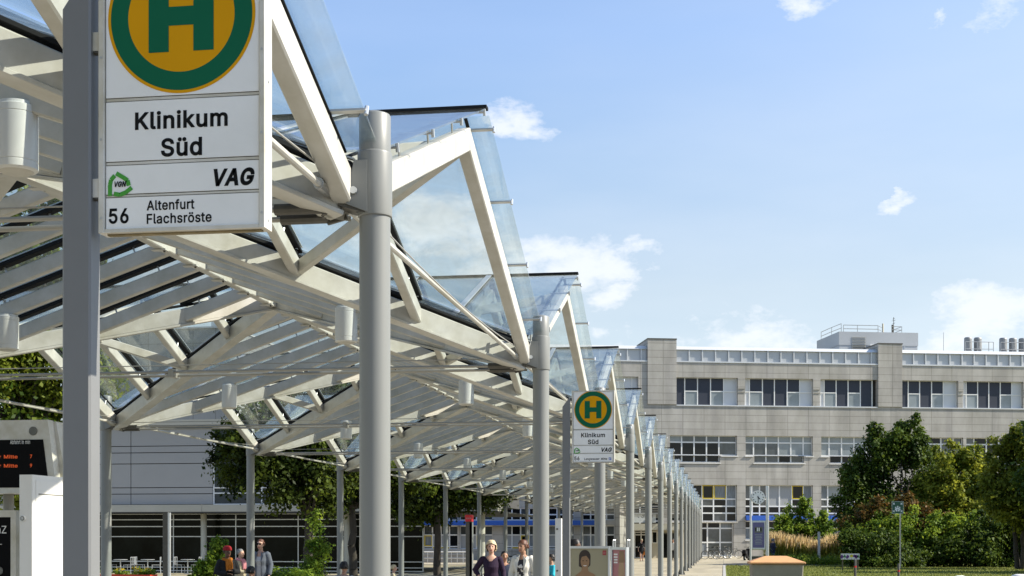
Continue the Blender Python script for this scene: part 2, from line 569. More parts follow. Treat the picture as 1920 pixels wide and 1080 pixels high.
# grotesque letter shapes: letter -> [advance, [outlines]] in thousandths of an em
GLYPHS = {"-":[453,[[337,244,337,188,114,188,114,244]]],
"5":[453,[[221,-7,192,-5,165,1,140,11,118,25,99,41,83,60,71,82,63,105,60,130,122,130,125,115,130,102,138,89,148,78,160,68,173,60,188,54,204,51,221,50,241,51,259,56,276,64,291,75,304,89,314,104,322,122,326,141,328,162,326,183,321,203,314,221,303,237,290,251,275,262,257,270,238,275,218,277,201,276,184,273,167,268,152,262,139,255,128,246,67,253,96,509,366,509,366,452,151,452,134,301,136,301,148,311,162,318,178,325,194,330,212,333,229,334,252,332,274,328,294,321,313,311,330,299,345,285,358,269,370,251,379,231,386,210,390,187,391,163,388,132,381,102,369,76,352,52,332,32,309,15,282,3,253,-4]]],
"6":[453,[[226,-7,196,-4,168,3,142,15,119,31,100,51,84,74,73,101,66,130,64,162,65,187,71,212,80,239,93,268,112,302,137,340,252,509,322,509,151,261,145,261,151,270,157,279,165,288,174,295,184,302,196,307,208,311,221,313,235,314,265,312,291,305,316,295,337,280,355,262,370,240,380,215,387,187,389,157,387,127,379,98,368,73,352,50,333,30,310,14,284,3,257,-4],[226,48,245,50,263,55,279,63,293,73,304,86,314,101,322,119,326,137,327,157,326,178,322,196,314,213,304,228,293,241,279,251,263,259,245,264,226,265,207,264,190,259,174,252,160,241,148,229,138,214,131,197,126,179,125,158,126,138,131,119,138,102,148,86,160,73,174,63,190,55,207,50]]],
"7":[453,[[97,0,323,448,323,452,62,452,62,509,391,509,391,449,165,0]]],
"9":[453,[[226,516,256,513,285,506,310,494,333,478,352,458,368,434,380,408,387,378,389,347,387,322,382,296,373,270,359,240,340,207,315,168,200,0,130,0,301,248,307,248,302,238,295,229,287,221,278,214,268,207,257,202,245,198,232,195,218,195,188,197,161,203,137,214,116,229,98,247,83,269,72,294,66,321,64,352,66,382,73,411,85,436,101,459,120,479,143,494,168,506,196,513],[226,460,207,459,190,454,174,446,160,435,148,423,138,407,131,390,127,372,125,352,127,331,131,313,138,295,148,280,160,268,174,257,190,250,207,245,226,243,245,245,263,249,279,257,293,267,305,280,314,295,322,312,326,330,327,350,326,371,322,390,314,407,305,422,293,435,279,446,263,454,245,459]]],
"A":[480,[[16,0,201,509,276,509,463,0,395,0,287,302,280,323,272,346,264,372,255,402,244,438,232,478,245,478,233,437,222,402,213,371,204,345,197,322,191,302,85,0],[110,142,110,199,370,199,370,142]]],
"E":[419,[[60,0,60,509,372,509,372,452,125,452,125,286,355,286,355,229,125,229,125,57,375,57,375,0]]],
"F":[410,[[60,0,60,509,369,509,369,452,125,452,125,278,346,278,346,221,125,221,125,0]]],
"G":[520,[[269,-7,225,-3,185,7,149,25,118,49,91,79,69,116,53,157,43,203,40,254,43,305,53,352,69,393,91,429,117,459,149,484,184,501,223,512,265,516,291,514,316,510,340,504,363,494,384,483,403,469,421,453,436,436,449,416,460,395,468,373,474,349,408,349,402,365,395,379,387,393,378,406,368,417,356,427,344,436,330,443,315,448,300,453,283,455,265,456,236,453,209,445,183,432,160,414,141,392,125,364,113,332,106,295,103,254,106,213,113,177,125,145,141,117,161,95,184,76,210,63,238,56,269,53,296,55,322,61,345,71,365,85,382,102,396,123,407,147,413,173,415,202,434,199,283,199,283,256,478,256,478,200,475,160,466,124,451,91,431,62,406,38,377,19,344,5,308,-4]]],
"H":[517,[[60,0,60,509,125,509,125,289,392,289,392,509,457,509,457,0,392,0,392,232,125,232,125,0]]],
"K":[467,[[104,145,104,216,116,231,128,246,139,261,151,275,162,289,174,303,187,317,199,331,212,344,364,509,448,509,231,276,228,276],[60,0,60,509,125,509,125,334,124,225,125,193,125,0],[372,0,188,259,228,309,449,0]]],
"L":[393,[[60,0,60,509,125,509,125,57,361,57,361,0]]],
"M":[628,[[60,0,60,509,152,509,277,187,280,179,284,170,287,159,291,147,295,135,299,123,303,110,307,97,311,84,315,71,319,60,322,49,307,49,311,59,314,71,318,83,322,95,326,108,330,121,334,134,338,146,342,158,346,169,349,179,352,187,476,509,568,509,568,0,504,0,504,291,504,302,504,314,504,327,505,340,505,354,505,369,505,383,506,398,506,413,506,428,507,443,507,457,513,457,508,441,503,425,498,409,492,393,487,378,482,363,477,348,472,335,467,322,463,310,459,300,456,291,342,0,286,0,170,291,167,300,163,310,159,321,155,333,150,347,145,361,140,376,134,392,129,408,124,424,118,441,112,457,119,457,119,444,120,430,120,416,120,401,121,386,121,372,121,357,121,342,122,328,122,315,122,302,122,291,122,0]]],
"N":[523,[[60,0,60,509,136,509,343,183,349,174,355,163,363,151,371,137,379,122,388,107,396,90,405,73,414,55,405,54,403,72,402,90,401,108,400,126,399,142,399,157,399,171,399,184,399,195,399,509,463,509,463,0,387,0,202,290,194,303,186,317,177,331,168,346,159,363,148,381,136,402,123,425,108,452,119,454,120,429,121,406,122,384,123,363,124,345,124,328,125,313,125,301,125,291,125,0]]],
"S":[447,[[224,-9,188,-7,156,-1,128,9,102,23,81,40,64,60,51,83,42,109,38,137,104,137,108,118,114,102,123,88,136,76,150,66,166,59,185,53,204,50,224,49,246,50,267,54,286,60,303,69,317,79,329,92,338,106,344,122,346,139,344,154,340,168,332,179,322,189,310,197,296,205,280,211,263,217,245,222,184,239,145,253,112,269,86,289,67,313,56,341,52,372,54,400,62,425,75,448,92,468,113,484,138,498,165,508,195,514,227,516,259,514,289,508,316,498,340,484,360,468,377,449,390,427,398,403,401,378,337,378,332,402,320,421,302,437,280,449,254,456,225,459,204,457,185,454,167,448,152,440,139,430,129,418,121,405,117,391,115,376,117,359,122,345,131,334,142,324,155,315,169,308,184,302,198,297,212,293,264,279,279,275,295,270,312,264,328,256,344,248,359,238,372,226,384,213,395,198,402,180,407,161,408,139,406,112,399,87,386,64,370,43,349,25,323,11,294,0,261,-7]]],
"V":[480,[[204,0,16,509,84,509,192,206,199,187,207,164,215,137,225,106,236,71,248,31,235,31,247,71,257,107,267,138,276,165,283,187,290,206,395,509,463,509,278,0]]],
"Z":[438,[[42,0,42,46,273,385,284,400,295,415,306,431,318,446,329,461,341,476,348,454,327,453,306,453,285,452,265,452,244,452,223,452,40,452,40,509,397,509,397,462,169,129,157,113,146,97,134,81,122,65,110,49,97,33,90,54,111,55,131,56,152,57,173,57,193,57,214,57,399,57,399,0]]],
"a":[389,[[160,-9,137,-7,115,-3,94,5,76,15,60,29,48,45,38,63,32,84,30,108,32,128,36,146,43,161,53,174,64,184,78,193,92,200,108,206,125,211,143,214,161,217,178,220,200,223,218,225,234,227,247,229,257,231,265,235,271,240,274,246,276,255,276,257,275,272,272,285,267,297,260,307,251,315,240,322,227,327,212,330,196,331,178,330,163,327,149,322,137,316,127,309,118,301,110,292,104,283,100,274,41,291,51,313,64,331,79,346,95,358,114,368,133,375,153,380,173,383,194,384,208,384,223,382,239,379,255,375,271,369,286,360,300,350,312,336,322,320,330,301,335,278,337,251,337,0,277,0,277,52,272,52,267,43,260,34,252,25,242,16,229,8,215,1,199,-4,181,-7],[170,45,192,47,211,51,228,59,242,68,254,80,263,93,270,108,274,122,276,138,276,190,272,187,267,184,259,182,251,180,241,178,231,176,221,174,210,173,200,171,191,170,182,169,175,168,161,166,147,163,134,159,122,153,112,147,103,139,97,130,93,118,92,105,93,93,96,82,102,72,109,64,119,57,130,52,142,48,156,46]]],
"b":[424,[[229,-8,208,-7,189,-3,172,4,159,12,147,21,138,31,130,41,123,50,118,59,112,59,112,0,53,0,53,509,114,509,114,319,118,319,123,327,130,336,137,346,147,355,158,364,171,373,188,379,207,383,229,384,259,382,287,374,313,361,335,342,354,320,370,293,381,261,388,227,390,189,388,151,381,116,370,84,355,57,336,34,313,16,288,3,260,-6],[220,47,242,49,262,55,279,66,294,80,306,97,316,117,323,139,327,163,328,189,327,215,323,239,316,261,307,281,295,298,280,311,262,322,243,328,220,330,198,328,178,322,161,312,147,299,134,282,125,263,118,241,114,216,113,189,114,162,118,138,125,115,135,95,147,78,162,65,179,55,198,49]]],
"c":[396,[[207,-8,174,-5,144,3,117,16,93,35,72,58,56,85,44,116,37,150,34,187,37,225,44,260,56,291,72,318,93,341,117,360,144,374,174,382,207,384,226,384,243,381,260,377,276,371,291,364,305,356,318,346,330,335,340,322,349,308,356,293,362,277,303,262,300,272,295,281,290,289,284,297,278,304,270,311,261,316,252,321,242,325,231,328,220,329,207,330,184,328,163,321,145,310,130,296,118,278,108,258,102,236,98,212,96,187,98,163,102,139,108,117,118,97,130,80,145,66,163,55,184,49,207,46,220,47,232,49,243,52,253,55,262,60,271,66,279,73,285,80,292,89,297,98,301,107,304,117,363,102,357,86,350,70,341,56,331,43,319,32,306,21,292,12,277,5,261,-1,244,-5,226,-7]]],
"d":[424,[[195,-8,165,-6,137,3,111,16,89,34,70,57,55,84,43,116,36,151,34,189,36,227,43,261,55,293,70,320,89,342,112,361,137,374,165,382,196,384,218,383,237,379,253,373,267,364,278,355,287,346,295,336,301,327,306,319,311,319,311,509,372,509,372,0,313,0,313,59,307,59,301,50,295,41,287,31,277,21,266,12,252,4,236,-3,217,-7],[205,47,226,49,246,55,263,65,278,78,290,95,299,115,306,138,310,162,312,189,310,216,306,241,300,263,290,282,278,299,263,312,246,322,227,328,205,330,182,328,162,322,145,311,130,298,118,281,108,261,102,239,98,215,96,189,98,163,102,139,109,117,118,97,130,80,145,66,162,55,182,49]]],
"e":[404,[[212,-8,177,-5,145,3,117,16,92,35,72,58,56,85,44,116,37,150,34,187,36,224,44,258,55,290,71,317,91,340,115,359,142,373,172,382,205,384,226,383,246,380,266,374,285,366,303,355,319,341,334,324,347,305,357,282,365,256,370,227,371,194,371,169,75,169,75,221,338,221,310,202,308,226,304,248,298,269,288,286,277,301,263,314,246,323,227,328,205,330,183,328,164,323,146,313,131,301,119,286,109,270,102,251,97,231,96,211,96,178,98,151,102,127,110,106,121,88,135,73,151,61,169,53,190,48,212,46,227,47,241,49,254,53,265,58,276,65,285,73,294,82,300,93,306,105,365,91,358,72,348,55,335,39,320,26,302,14,283,4,261,-3,237,-7]]],
"f":[254,[[228,379,228,327,6,327,6,379],[81,0,81,432,82,452,87,470,96,486,107,499,120,510,135,519,152,525,169,529,187,530,201,530,212,529,222,527,231,525,238,523,243,521,227,468,224,470,220,471,215,472,209,473,202,474,195,474,178,472,164,468,154,460,147,449,143,435,142,419,142,0]]],
"g":[425,[[207,-151,180,-149,156,-146,134,-140,114,-132,97,-122,82,-110,70,-97,59,-84,51,-69,101,-41,107,-49,114,-57,122,-66,131,-74,142,-82,154,-88,169,-93,187,-96,207,-97,236,-95,261,-87,282,-75,298,-58,308,-34,311,-6,311,68,306,68,301,60,294,51,287,41,277,32,266,23,252,16,236,10,217,6,195,5,165,7,138,14,113,27,90,43,71,65,55,90,43,120,36,154,34,191,36,229,43,263,55,293,71,320,90,342,112,361,138,374,166,382,196,384,218,383,237,379,253,373,267,365,279,356,288,346,296,336,302,327,308,319,313,319,313,379,372,379,372,-9,370,-40,363,-67,350,-90,334,-109,314,-124,291,-136,265,-144,237,-149],[205,59,227,61,246,66,264,75,278,87,290,103,300,121,307,142,311,166,312,193,311,219,307,242,300,264,291,283,279,299,264,312,247,322,227,328,205,330,182,328,163,322,145,312,130,298,118,282,109,262,102,241,98,218,96,193,98,167,102,144,109,123,118,104,131,88,145,76,163,66,183,61]]],
"h":[410,[[114,227,114,0,53,0,53,509,114,509,114,287,102,287,116,319,132,344,152,362,175,374,200,382,227,384,252,383,275,377,295,369,313,356,328,340,341,321,350,298,355,271,357,240,357,0,296,0,296,235,293,263,286,286,273,304,256,318,235,326,210,329,192,328,176,324,161,317,147,308,136,297,126,283,119,266,115,248]]],
"i":[167,[[53,0,53,379,114,379,114,0],[84,443,73,444,63,448,54,455,47,463,43,472,41,483,43,494,47,504,54,512,63,518,73,522,84,524,95,522,105,518,114,512,121,504,125,494,126,483,125,472,121,463,114,455,105,448,95,444]]],
"k":[381,[[110,137,110,212,121,212,284,379,360,379,184,199,177,199],[53,0,53,509,114,509,114,0],[294,0,148,186,191,229,372,0]]],
"l":[189,[[139,-2,112,0,91,8,74,20,62,37,55,59,53,84,53,509,114,509,114,99,114,83,117,71,120,62,126,57,135,53,146,52,152,52,157,52,160,53,164,53,167,54,170,54,181,3,175,1,169,0,162,-1,154,-2,147,-2]]],
"m":[610,[[53,0,53,379,112,379,112,295,108,295,114,314,122,331,132,346,144,358,158,368,172,376,187,382,203,385,219,386,245,383,268,375,287,361,303,342,314,320,321,295,312,295,318,312,326,329,337,343,350,356,364,366,381,375,398,381,417,385,437,386,458,385,478,380,497,372,514,361,529,346,541,328,550,307,555,283,557,255,557,0,496,0,496,254,493,279,485,298,473,313,456,323,438,329,419,330,402,329,387,326,374,320,363,312,353,302,345,290,340,277,336,263,335,247,335,0,274,0,274,260,272,280,265,297,253,311,238,322,220,328,199,330,185,329,171,326,158,320,145,312,135,302,126,289,119,274,115,257,114,238,114,0]]],
"n":[410,[[114,227,114,0,53,0,53,379,112,379,112,287,102,287,116,319,132,344,152,362,175,374,200,382,227,384,252,383,275,377,295,369,313,356,328,340,341,321,350,298,355,271,357,240,357,0,296,0,296,235,293,263,286,286,273,304,256,318,235,326,210,329,192,328,176,324,161,317,147,308,136,297,126,283,119,266,115,248]]],
"r":[259,[[53,0,53,379,112,379,112,321,115,321,124,339,137,354,152,367,171,377,191,383,213,385,218,385,223,385,229,384,235,384,240,384,243,384,243,322,241,323,236,324,230,324,223,325,215,326,207,326,190,324,174,321,159,315,146,306,135,296,126,284,119,269,115,254,114,237,114,0]]],
"s":[365,[[182,-8,157,-7,133,-3,112,3,93,12,76,24,62,38,50,54,41,73,36,94,94,107,101,87,111,72,124,60,141,52,160,47,181,45,206,47,227,53,244,62,258,74,265,88,268,103,266,115,262,126,254,136,243,144,229,150,212,155,149,170,118,180,92,192,72,208,58,227,50,249,47,274,49,295,55,314,65,332,79,347,95,360,115,370,137,378,161,383,187,384,212,383,234,379,254,372,271,363,286,352,299,339,309,324,318,308,324,290,268,277,262,291,254,304,243,316,228,325,210,331,187,333,166,331,147,326,131,317,119,305,111,292,109,277,110,264,115,253,124,243,136,235,152,229,172,223,229,209,261,200,287,187,306,171,320,153,328,131,331,107,329,85,323,65,312,47,298,31,281,18,260,6,236,-2,210,-7]]],
"t":[227,[[204,379,204,327,6,327,6,379],[65,471,126,471,126,98,127,83,130,70,136,61,144,55,156,51,170,50,175,50,180,50,185,51,191,52,197,53,202,54,213,2,207,0,200,-2,192,-3,184,-3,176,-4,168,-4,138,-1,113,7,92,21,77,41,68,64,65,93]]],
"u":[410,[[182,-5,158,-3,135,2,115,11,97,23,82,39,69,59,60,82,54,109,53,139,53,379,114,379,114,144,116,117,124,94,137,75,154,61,175,53,200,50,218,51,234,55,249,62,263,71,274,83,283,97,290,113,295,132,296,153,296,379,357,379,357,0,298,0,298,92,307,92,294,60,277,35,257,17,234,5,209,-3]]],
"w":[567,[[138,0,23,379,87,379,133,214,140,190,147,164,154,137,161,107,168,75,175,41,165,41,172,74,179,105,186,135,192,163,199,189,206,214,252,379,316,379,362,214,368,189,375,163,382,136,388,106,395,75,402,41,391,41,399,75,406,106,413,135,420,163,427,189,434,214,480,379,545,379,429,0,368,0,319,172,314,189,309,207,305,225,300,243,295,262,291,280,286,299,281,318,277,338,291,338,286,319,281,299,277,280,272,262,267,243,263,225,258,207,253,189,248,172,199,0]]],
"z":[380,[[42,0,42,46,254,320,254,323,48,323,48,379,333,379,333,331,126,60,126,56,339,56,339,0]]],
"ö":[415,[[207,-8,174,-5,144,3,117,16,93,35,72,58,56,85,44,116,37,150,34,187,37,225,44,260,56,291,72,318,93,341,117,360,144,374,174,382,207,384,241,382,271,374,299,360,323,341,343,318,359,291,371,260,379,225,381,187,379,150,371,116,359,85,343,58,323,35,299,16,271,3,241,-5],[207,46,231,49,252,55,270,66,285,80,298,97,307,117,314,139,318,163,319,187,318,212,314,236,307,258,298,278,285,296,270,310,252,321,231,328,207,330,184,328,163,321,145,310,130,296,118,278,108,258,102,236,98,212,96,187,98,163,102,139,108,117,118,97,130,80,145,66,163,55,184,49],[279,443,269,444,259,448,251,455,244,463,240,472,239,483,240,494,244,503,251,512,259,518,269,522,279,523,290,522,299,518,308,512,314,503,318,494,320,483,318,472,314,463,308,455,299,448,290,444],[136,443,125,444,115,448,107,455,100,463,96,472,95,483,96,494,100,503,107,512,115,518,125,522,136,523,146,522,156,518,164,512,171,503,175,494,176,483,175,472,171,463,164,455,156,448,146,444]]],
"ü":[410,[[182,-5,158,-3,135,2,115,11,97,23,82,39,69,59,60,82,54,109,53,139,53,379,114,379,114,144,116,117,124,94,137,75,154,61,175,53,200,50,218,51,234,55,249,62,263,71,274,83,283,97,290,113,295,132,296,153,296,379,357,379,357,0,298,0,298,92,307,92,294,60,277,35,257,17,234,5,209,-3],[277,443,266,444,257,448,248,455,242,463,238,472,236,483,238,494,242,503,248,512,257,518,266,522,277,523,287,522,297,518,305,512,312,503,316,494,317,483,316,472,312,463,305,455,297,448,287,444],[133,443,123,444,113,448,104,455,98,463,94,472,93,483,94,494,98,503,104,512,113,518,123,522,133,523,144,522,153,518,162,512,168,503,172,494,173,483,172,472,168,463,162,455,153,448,144,444]]],
"←":[665,[[290,0,68,223,290,445,330,406,258,334,246,322,233,310,218,298,204,285,189,273,174,261,160,249,147,239,135,229,143,241,153,243,162,244,172,246,181,247,190,248,200,249,209,250,219,251,228,251,578,251,578,194,228,194,219,194,209,195,200,196,190,197,181,198,172,200,162,201,153,203,143,205,135,216,144,209,154,201,164,193,174,185,185,176,196,166,207,157,218,148,229,138,239,129,249,120,258,111,330,40]]]}


def text_mesh(s, mat, width=None, height=None, bold=10, shear=0.0, align='LEFT'):
    """flat lettering in the XY plane, baseline at y = 0, scaled to a width and the height of its tallest letter"""
    from mathutils.geometry import tessellate_polygon
    vs, fs, x, lev = [], [], 0, 0
    area = lambda c: sum(c[i][0] * c[(i + 1) % len(c)][1] - c[(i + 1) % len(c)][0] * c[i][1] for i in range(len(c))) / 2

    def inside(p, c):
        r = False
        for i in range(len(c)):
            (ax, ay), (bx, by) = c[i], c[i - 1]
            if (ay > p[1]) != (by > p[1]) and p[0] < (bx - ax) * (p[1] - ay) / (by - ay) + ax:
                r = not r
        return r

    for ch in s:
        if ch == ' ':
            x += 280
            continue
        adv, loops = GLYPHS[ch]
        cs = [[(l[i], l[i + 1]) for i in range(0, len(l), 2)] for l in loops]
        big = max(cs, key=lambda c: abs(area(c)))
        sg = 1 if area(big) > 0 else -1
        outer = [c for c in cs if area(c) * sg > 0]
        hole = [c for c in cs if area(c) * sg <= 0]
        for k, c in enumerate(outer):
            polys = [c] + [h for h in hole if inside(h[0], c)]
            flat = [p for q in polys for p in q]
            o = len(vs)
            vs += [(x + p[0], p[1], k) for p in flat]
            fs += [tuple(o + i for i in t) for t in tessellate_polygon([[Vector((p[0], p[1], 0)) for p in q] for q in polys])]
        if bold:                      # heavier strokes: a band along every outline
            for k, c in enumerate(cs):
                n = len(c)
                o = len(vs)
                nr = []
                for i in range(n):
                    a, b, d = Vector(c[i - 1]), Vector(c[i]), Vector(c[(i + 1) % n])
                    e1, e2 = (b - a).normalized(), (d - b).normalized()
                    t = e1 + e2
                    t = t.normalized() if t.length > .2 else e1
                    f = min(1.6, 1 / max(.5, t.dot(e1)))
                    nr.append(Vector((-t.y, t.x)) * f)
                for sgn in (1, -1):
                    vs += [(x + c[i][0] + sgn * bold * nr[i].x, c[i][1] + sgn * bold * nr[i].y, 4 + k) for i in range(n)]
                fs += [(o + i, o + (i + 1) % n, o + n + (i + 1) % n, o + n + i) for i in range(n)]
        x += adv + bold * 1.2
    co = np.array(vs, float)
    co[:, 0] += shear * co[:, 1]
    x0, x1, y1 = co[:, 0].min(), co[:, 0].max(), co[:, 1].max()
    sx_ = width / (x1 - x0) if width else height / y1
    sy_ = height / y1 if height else sx_
    co[:, 0] = (co[:, 0] - x0) * sx_
    co[:, 1] *= sy_
    co[:, 2] *= .00012
    if align == 'CENTER':
        co[:, 0] -= (x1 - x0) * sx_ / 2
    me = bpy.data.meshes.new('lettering')
    me.from_pydata([tuple(c) for c in co], [], fs)
    me.materials.append(MATS[mat])
    me.update()
    return me


def put_text(s, mat, parent, x, y, z, **k):
    """lettering on a face that looks towards -Y"""
    o = ob('lettering', text_mesh(s, mat, **k), parent, (x, y, z))
    o.rotation_euler = (R(90), 0, 0)
    return o
# ------------------------------------------------------------------ the long glass canopy
XF, Y0, S, W = -2.045, 8.013, 7.576, 8.75
NI = .175                      # the roof's corner nodes stand this far inside the column axes
ZN, ZA = 3.84, 5.25            # centre lines of the beams at the column nodes and at the ridges
HW = W / 2 - NI                # node to centre line
N0, N1 = -1, 16                # columns; bays N0 .. N1-1
GO = .25                       # glass above the beam centre lines

canopy = thing('glass_canopy', 'long white steel and glass canopy of zigzag gables on two rows of grey columns', 'canopy', (XF, Y0, 0))


def lx(side, t):
    """distance t inwards from the front (side 0) or back (side 1) nodes -> local x"""
    return -NI - t if side == 0 else -W + NI + t


def col_mesh():
    m = MB()
    m.lathe([(.092, 0.02), (.092, 3.72)], 'grey_paint', 40)
    return m.mesh('column', 40)


def sleeve_mesh():
    m = MB()
    m.lathe([(.093, 3.70), (.101, 3.705), (.103, 3.715), (.103, 4.07), (.101, 4.08), (.094, 4.085), (.094, 4.30), (.088, 4.31), (.05, 4.325), (.0, 4.328)], 'grey_paint', 40)
    return m.mesh('sleeve', 35)


def bracket_mesh(sd):
    s = -1 if sd == 0 else 1
    m = MB()
    for y in (-.108, .096):
        m.prism([(s * .02, y, 3.715), (s * .148, y, 3.765), (s * .10, y, 4.02), (s * .02, y, 4.02)], (0, .012, 0), 'grey_paint')
    m.prism([(s * .02, -.096, 3.708), (s * .20, -.096, 3.758), (s * .20, -.096, 3.775), (s * .02, -.096, 3.725)], (0, .192, 0), 'dark_steel')
    m.box(min(s * .08, s * .10), max(s * .08, s * .10), -.05, .05, 3.72, 4.03, 'grey_paint')
    m.tube((s * .10, -.128, 3.84), (s * .10, .128, 3.84), .021, 'alu', 14)
    m.beam((s * .165, 0, 3.80), (s * .33, 0, 3.75), .06, .09, 'dark_steel')
    return m.mesh('bracket')


def base_mesh():
    m = MB()
    m.box(-.19, .19, -.19, .19, .0, .025, 'steel')
    for a in range(4):
        c, s = math.cos(a * math.pi / 2), math.sin(a * math.pi / 2)
        poly = [(c * .08, s * .08, .025), (c * .18, s * .18, .025), (c * .09, s * .09, .30), (c * .08, s * .08, .30)]
        m.prism([(p[0] - s * .006, p[1] + c * .006, p[2]) for p in poly], (s * .012, -c * .012, 0), 'dark_steel')
    return m.mesh('base_plate')


CM, SM, BP = col_mesh(), sleeve_mesh(), base_mesh()
BR = [bracket_mesh(0), bracket_mesh(1)]


def zr(t):      # beam centre height along a diagonal, t = 0 at the node, 1 at the ridge
    return ZN + (ZA - ZN) * t


def gable_frame(sd):
    """outer pair of rafters of one bay, y 0..S"""
    m = MB()
    x = lx(sd, 0)
    t = (ZA - ZN) / (S / 2)
    up1 = Vector((0, -t, 1)).normalized()
    up2 = Vector((0, t, 1)).normalized()
    m.beam((x, .02, ZN + .005), (x, S / 2 + .035, ZA + .012), .115, .19, 'white_steel', up1, .01)
    m.beam((x, S - .02, ZN + .005), (x, S / 2 - .02, ZA - .004), .117, .19, 'white_steel', up2, .01)
    # clips that carry the overhanging glass, dark gasket below the pane
    o = 1 if sd == 0 else -1
    for k in range(2):
        for i in range(4):
            f = .12 + i * .25
            y = f * S / 2 if k == 0 else S - f * S / 2
            z = ZN + (ZA - ZN) * f
            up = up1 if k == 0 else up2
            p = Vector((x, y, z)) + up * .09
            m.tube(p, p + up * .13, .009, 'steel', 6)
        for f in (.12, .40, .68, .955):
            y = f * S / 2 if k == 0 else S - f * S / 2
            z = ZN + (ZA - ZN) * f
            up = up1 if k == 0 else up2
            p = Vector((x + o * .05, y, z)) + up * (GO - .022)
            m.beam(p - Vector((o * .08, 0, 0)), p + Vector((o * .17, 0, 0)), .03, .018, 'steel', up)
            e = p + Vector((o * .172, 0, 0))
            m.tube(e - up * .03, e + up * .025, .013, 'alu', 8)
        a = Vector((x, .12 if k == 0 else S - .12, ZN + .045)) + (up1 if k == 0 else up2) * (GO - .035)
        b = Vector((x, S / 2, ZA)) + (up1 if k == 0 else up2) * (GO - .035)
        m.beam(a, b, .03, .014, 'rubber', up1 if k == 0 else up2)
    return m.mesh('gable_frame')


def rafter(sd, u, k):
    """inner rafter from the diagonal (t = u) up to the ridge; k = 0 near side, 1 far side"""
    m = MB()
    x = lx(sd, u * HW)
    t = (ZA - ZN) / (S / 2)
    up = Vector((0, -t if k == 0 else t, 1)).normalized()
    yy = (lambda f: f * S / 2) if k == 0 else (lambda f: S - f * S / 2)
    m.beam((x, yy(u), zr(u)), (x, S / 2, ZA), .10, .16, 'white_steel', up)
    a, b = Vector((x, yy(u), zr(u))), Vector((x, S / 2, ZA))
    m.beam(a + up * (GO - .04), b + up * (GO - .04), .085, .03, 'rubber', up)
    m.beam(a + up * (GO + .018), b + up * (GO + .018), .075, .014, 'alu', up)
    n = max(2, int((1 - u) * 5))
    for i in range(n):
        p = a.lerp(b, (i + .5) / n)
        m.tube(p + up * .07, p + up * .22, .011, 'steel', 6)
    return m.mesh('rafter')


def purlin(sd, v):
    """beam across the slope from the diagonal to the centre line, at y = v * S/2 from the column line"""
    m = MB()
    t0 = abs(v) * HW
    tt = (ZA - ZN) / HW
    s = -1 if sd == 0 else 1
    up = Vector((-s * tt, 0, 1)).normalized()
    y = v * S / 2
    a = Vector((lx(sd, t0 + (.02 if v == 0 else .05)), y, zr(abs(v))))
    b = Vector((lx(sd, HW - .04), y, ZA - .01))
    m.beam(a, b, .09, .17, 'white_steel', up)
    m.beam(a + up * .178, b + up * .180, .125, .045, 'rubber', up)
    m.beam(a + up * (GO - .027), b + up * (GO - .027), .05, .012, 'alu', up)
    n = max(2, int((1 - abs(v)) * 5))
    for i in range(n):
        p = a.lerp(b, (i + .5) / n)
        m.tube(p + up * .08, p + up * .22, .012, 'steel', 6)
    return m.mesh('purlin')


def valley_beam(sd, k):
    """the diagonal from a column node (y = 0) to the ridge end at y = k * S/2"""
    m = MB()
    p = Vector((lx(sd, .03), .0, ZN - .01))
    q = Vector((lx(sd, HW), k * S / 2, ZA - .01))
    d = (q - p).normalized()
    up = (Vector((0, 0, 1)) - d * d.z).normalized()
    m.beam(p, q, .13, .21, 'white_steel', up, .012)
    m.beam(p - up * .115, q - up * .115, .17, .03, 'white_steel', up)
    m.beam(p + up * .15, q + up * .15, .10, .03, 'rubber', up)
    return m.mesh('valley_beam')


def brace(sd, k):
    m = MB()
    p = Vector((lx(sd, HW * .5), k * S / 4, zr(.5)))
    q = Vector((lx(sd, .03), k * S / 2, ZA - .06))
    m.beam(p, q, .085, .13, 'white_steel')
    return m.mesh('brace')


def solid_pane(m, pts, nrm, th=.014):
    m.prism([Vector(p) - Vector(nrm) * th for p in pts], Vector(nrm) * th, 'canopy_glass')


def gable_glass(sd, k):
    m = MB()
    o = .205 if sd == 0 else -.205
    t = (ZA - ZN) / (S / 2)
    up = Vector((0, -t if k == 0 else t, 1)).normalized()
    yy = (lambda f: f * S / 2) if k == 0 else (lambda f: S - f * S / 2)
    P = lambda x, f: Vector((x, yy(f), ZN + (ZA - ZN) * f)) + up * GO
    fr = 1 - .004
    pts = [P(lx(sd, 0) + o, fr), P(lx(sd, HW), fr), P(lx(sd, .06), .035), P(lx(sd, 0) + o, .035)]
    if (sd == 0) == (k == 0):
        pts = pts[::-1]
    solid_pane(m, pts, up)
    # pane joints across the overhang
    return m.mesh('gable_glass')


def slope_glass(sd):
    m = MB()
    tt = (ZA - ZN) / HW
    s = -1 if sd == 0 else 1
    up = Vector((-s * tt, 0, 1)).normalized()
    P = lambda f, v: Vector((lx(sd, f * HW), v * S / 2, zr(f))) + up * (GO - .02)
    solid_pane(m, [P(.05, 0), P(.99, .93), P(.99, -.93)], up)
    return m.mesh('slope_glass')


def ridge_cap(sd):
    m = MB()
    o = .205 if sd == 0 else -.205
    z = ZA + GO + .015
    m.beam((lx(sd, 0) + o, S / 2, z), (lx(sd, HW), S / 2, z), .10, .028, 'rubber')
    return m.mesh('ridge_cap')


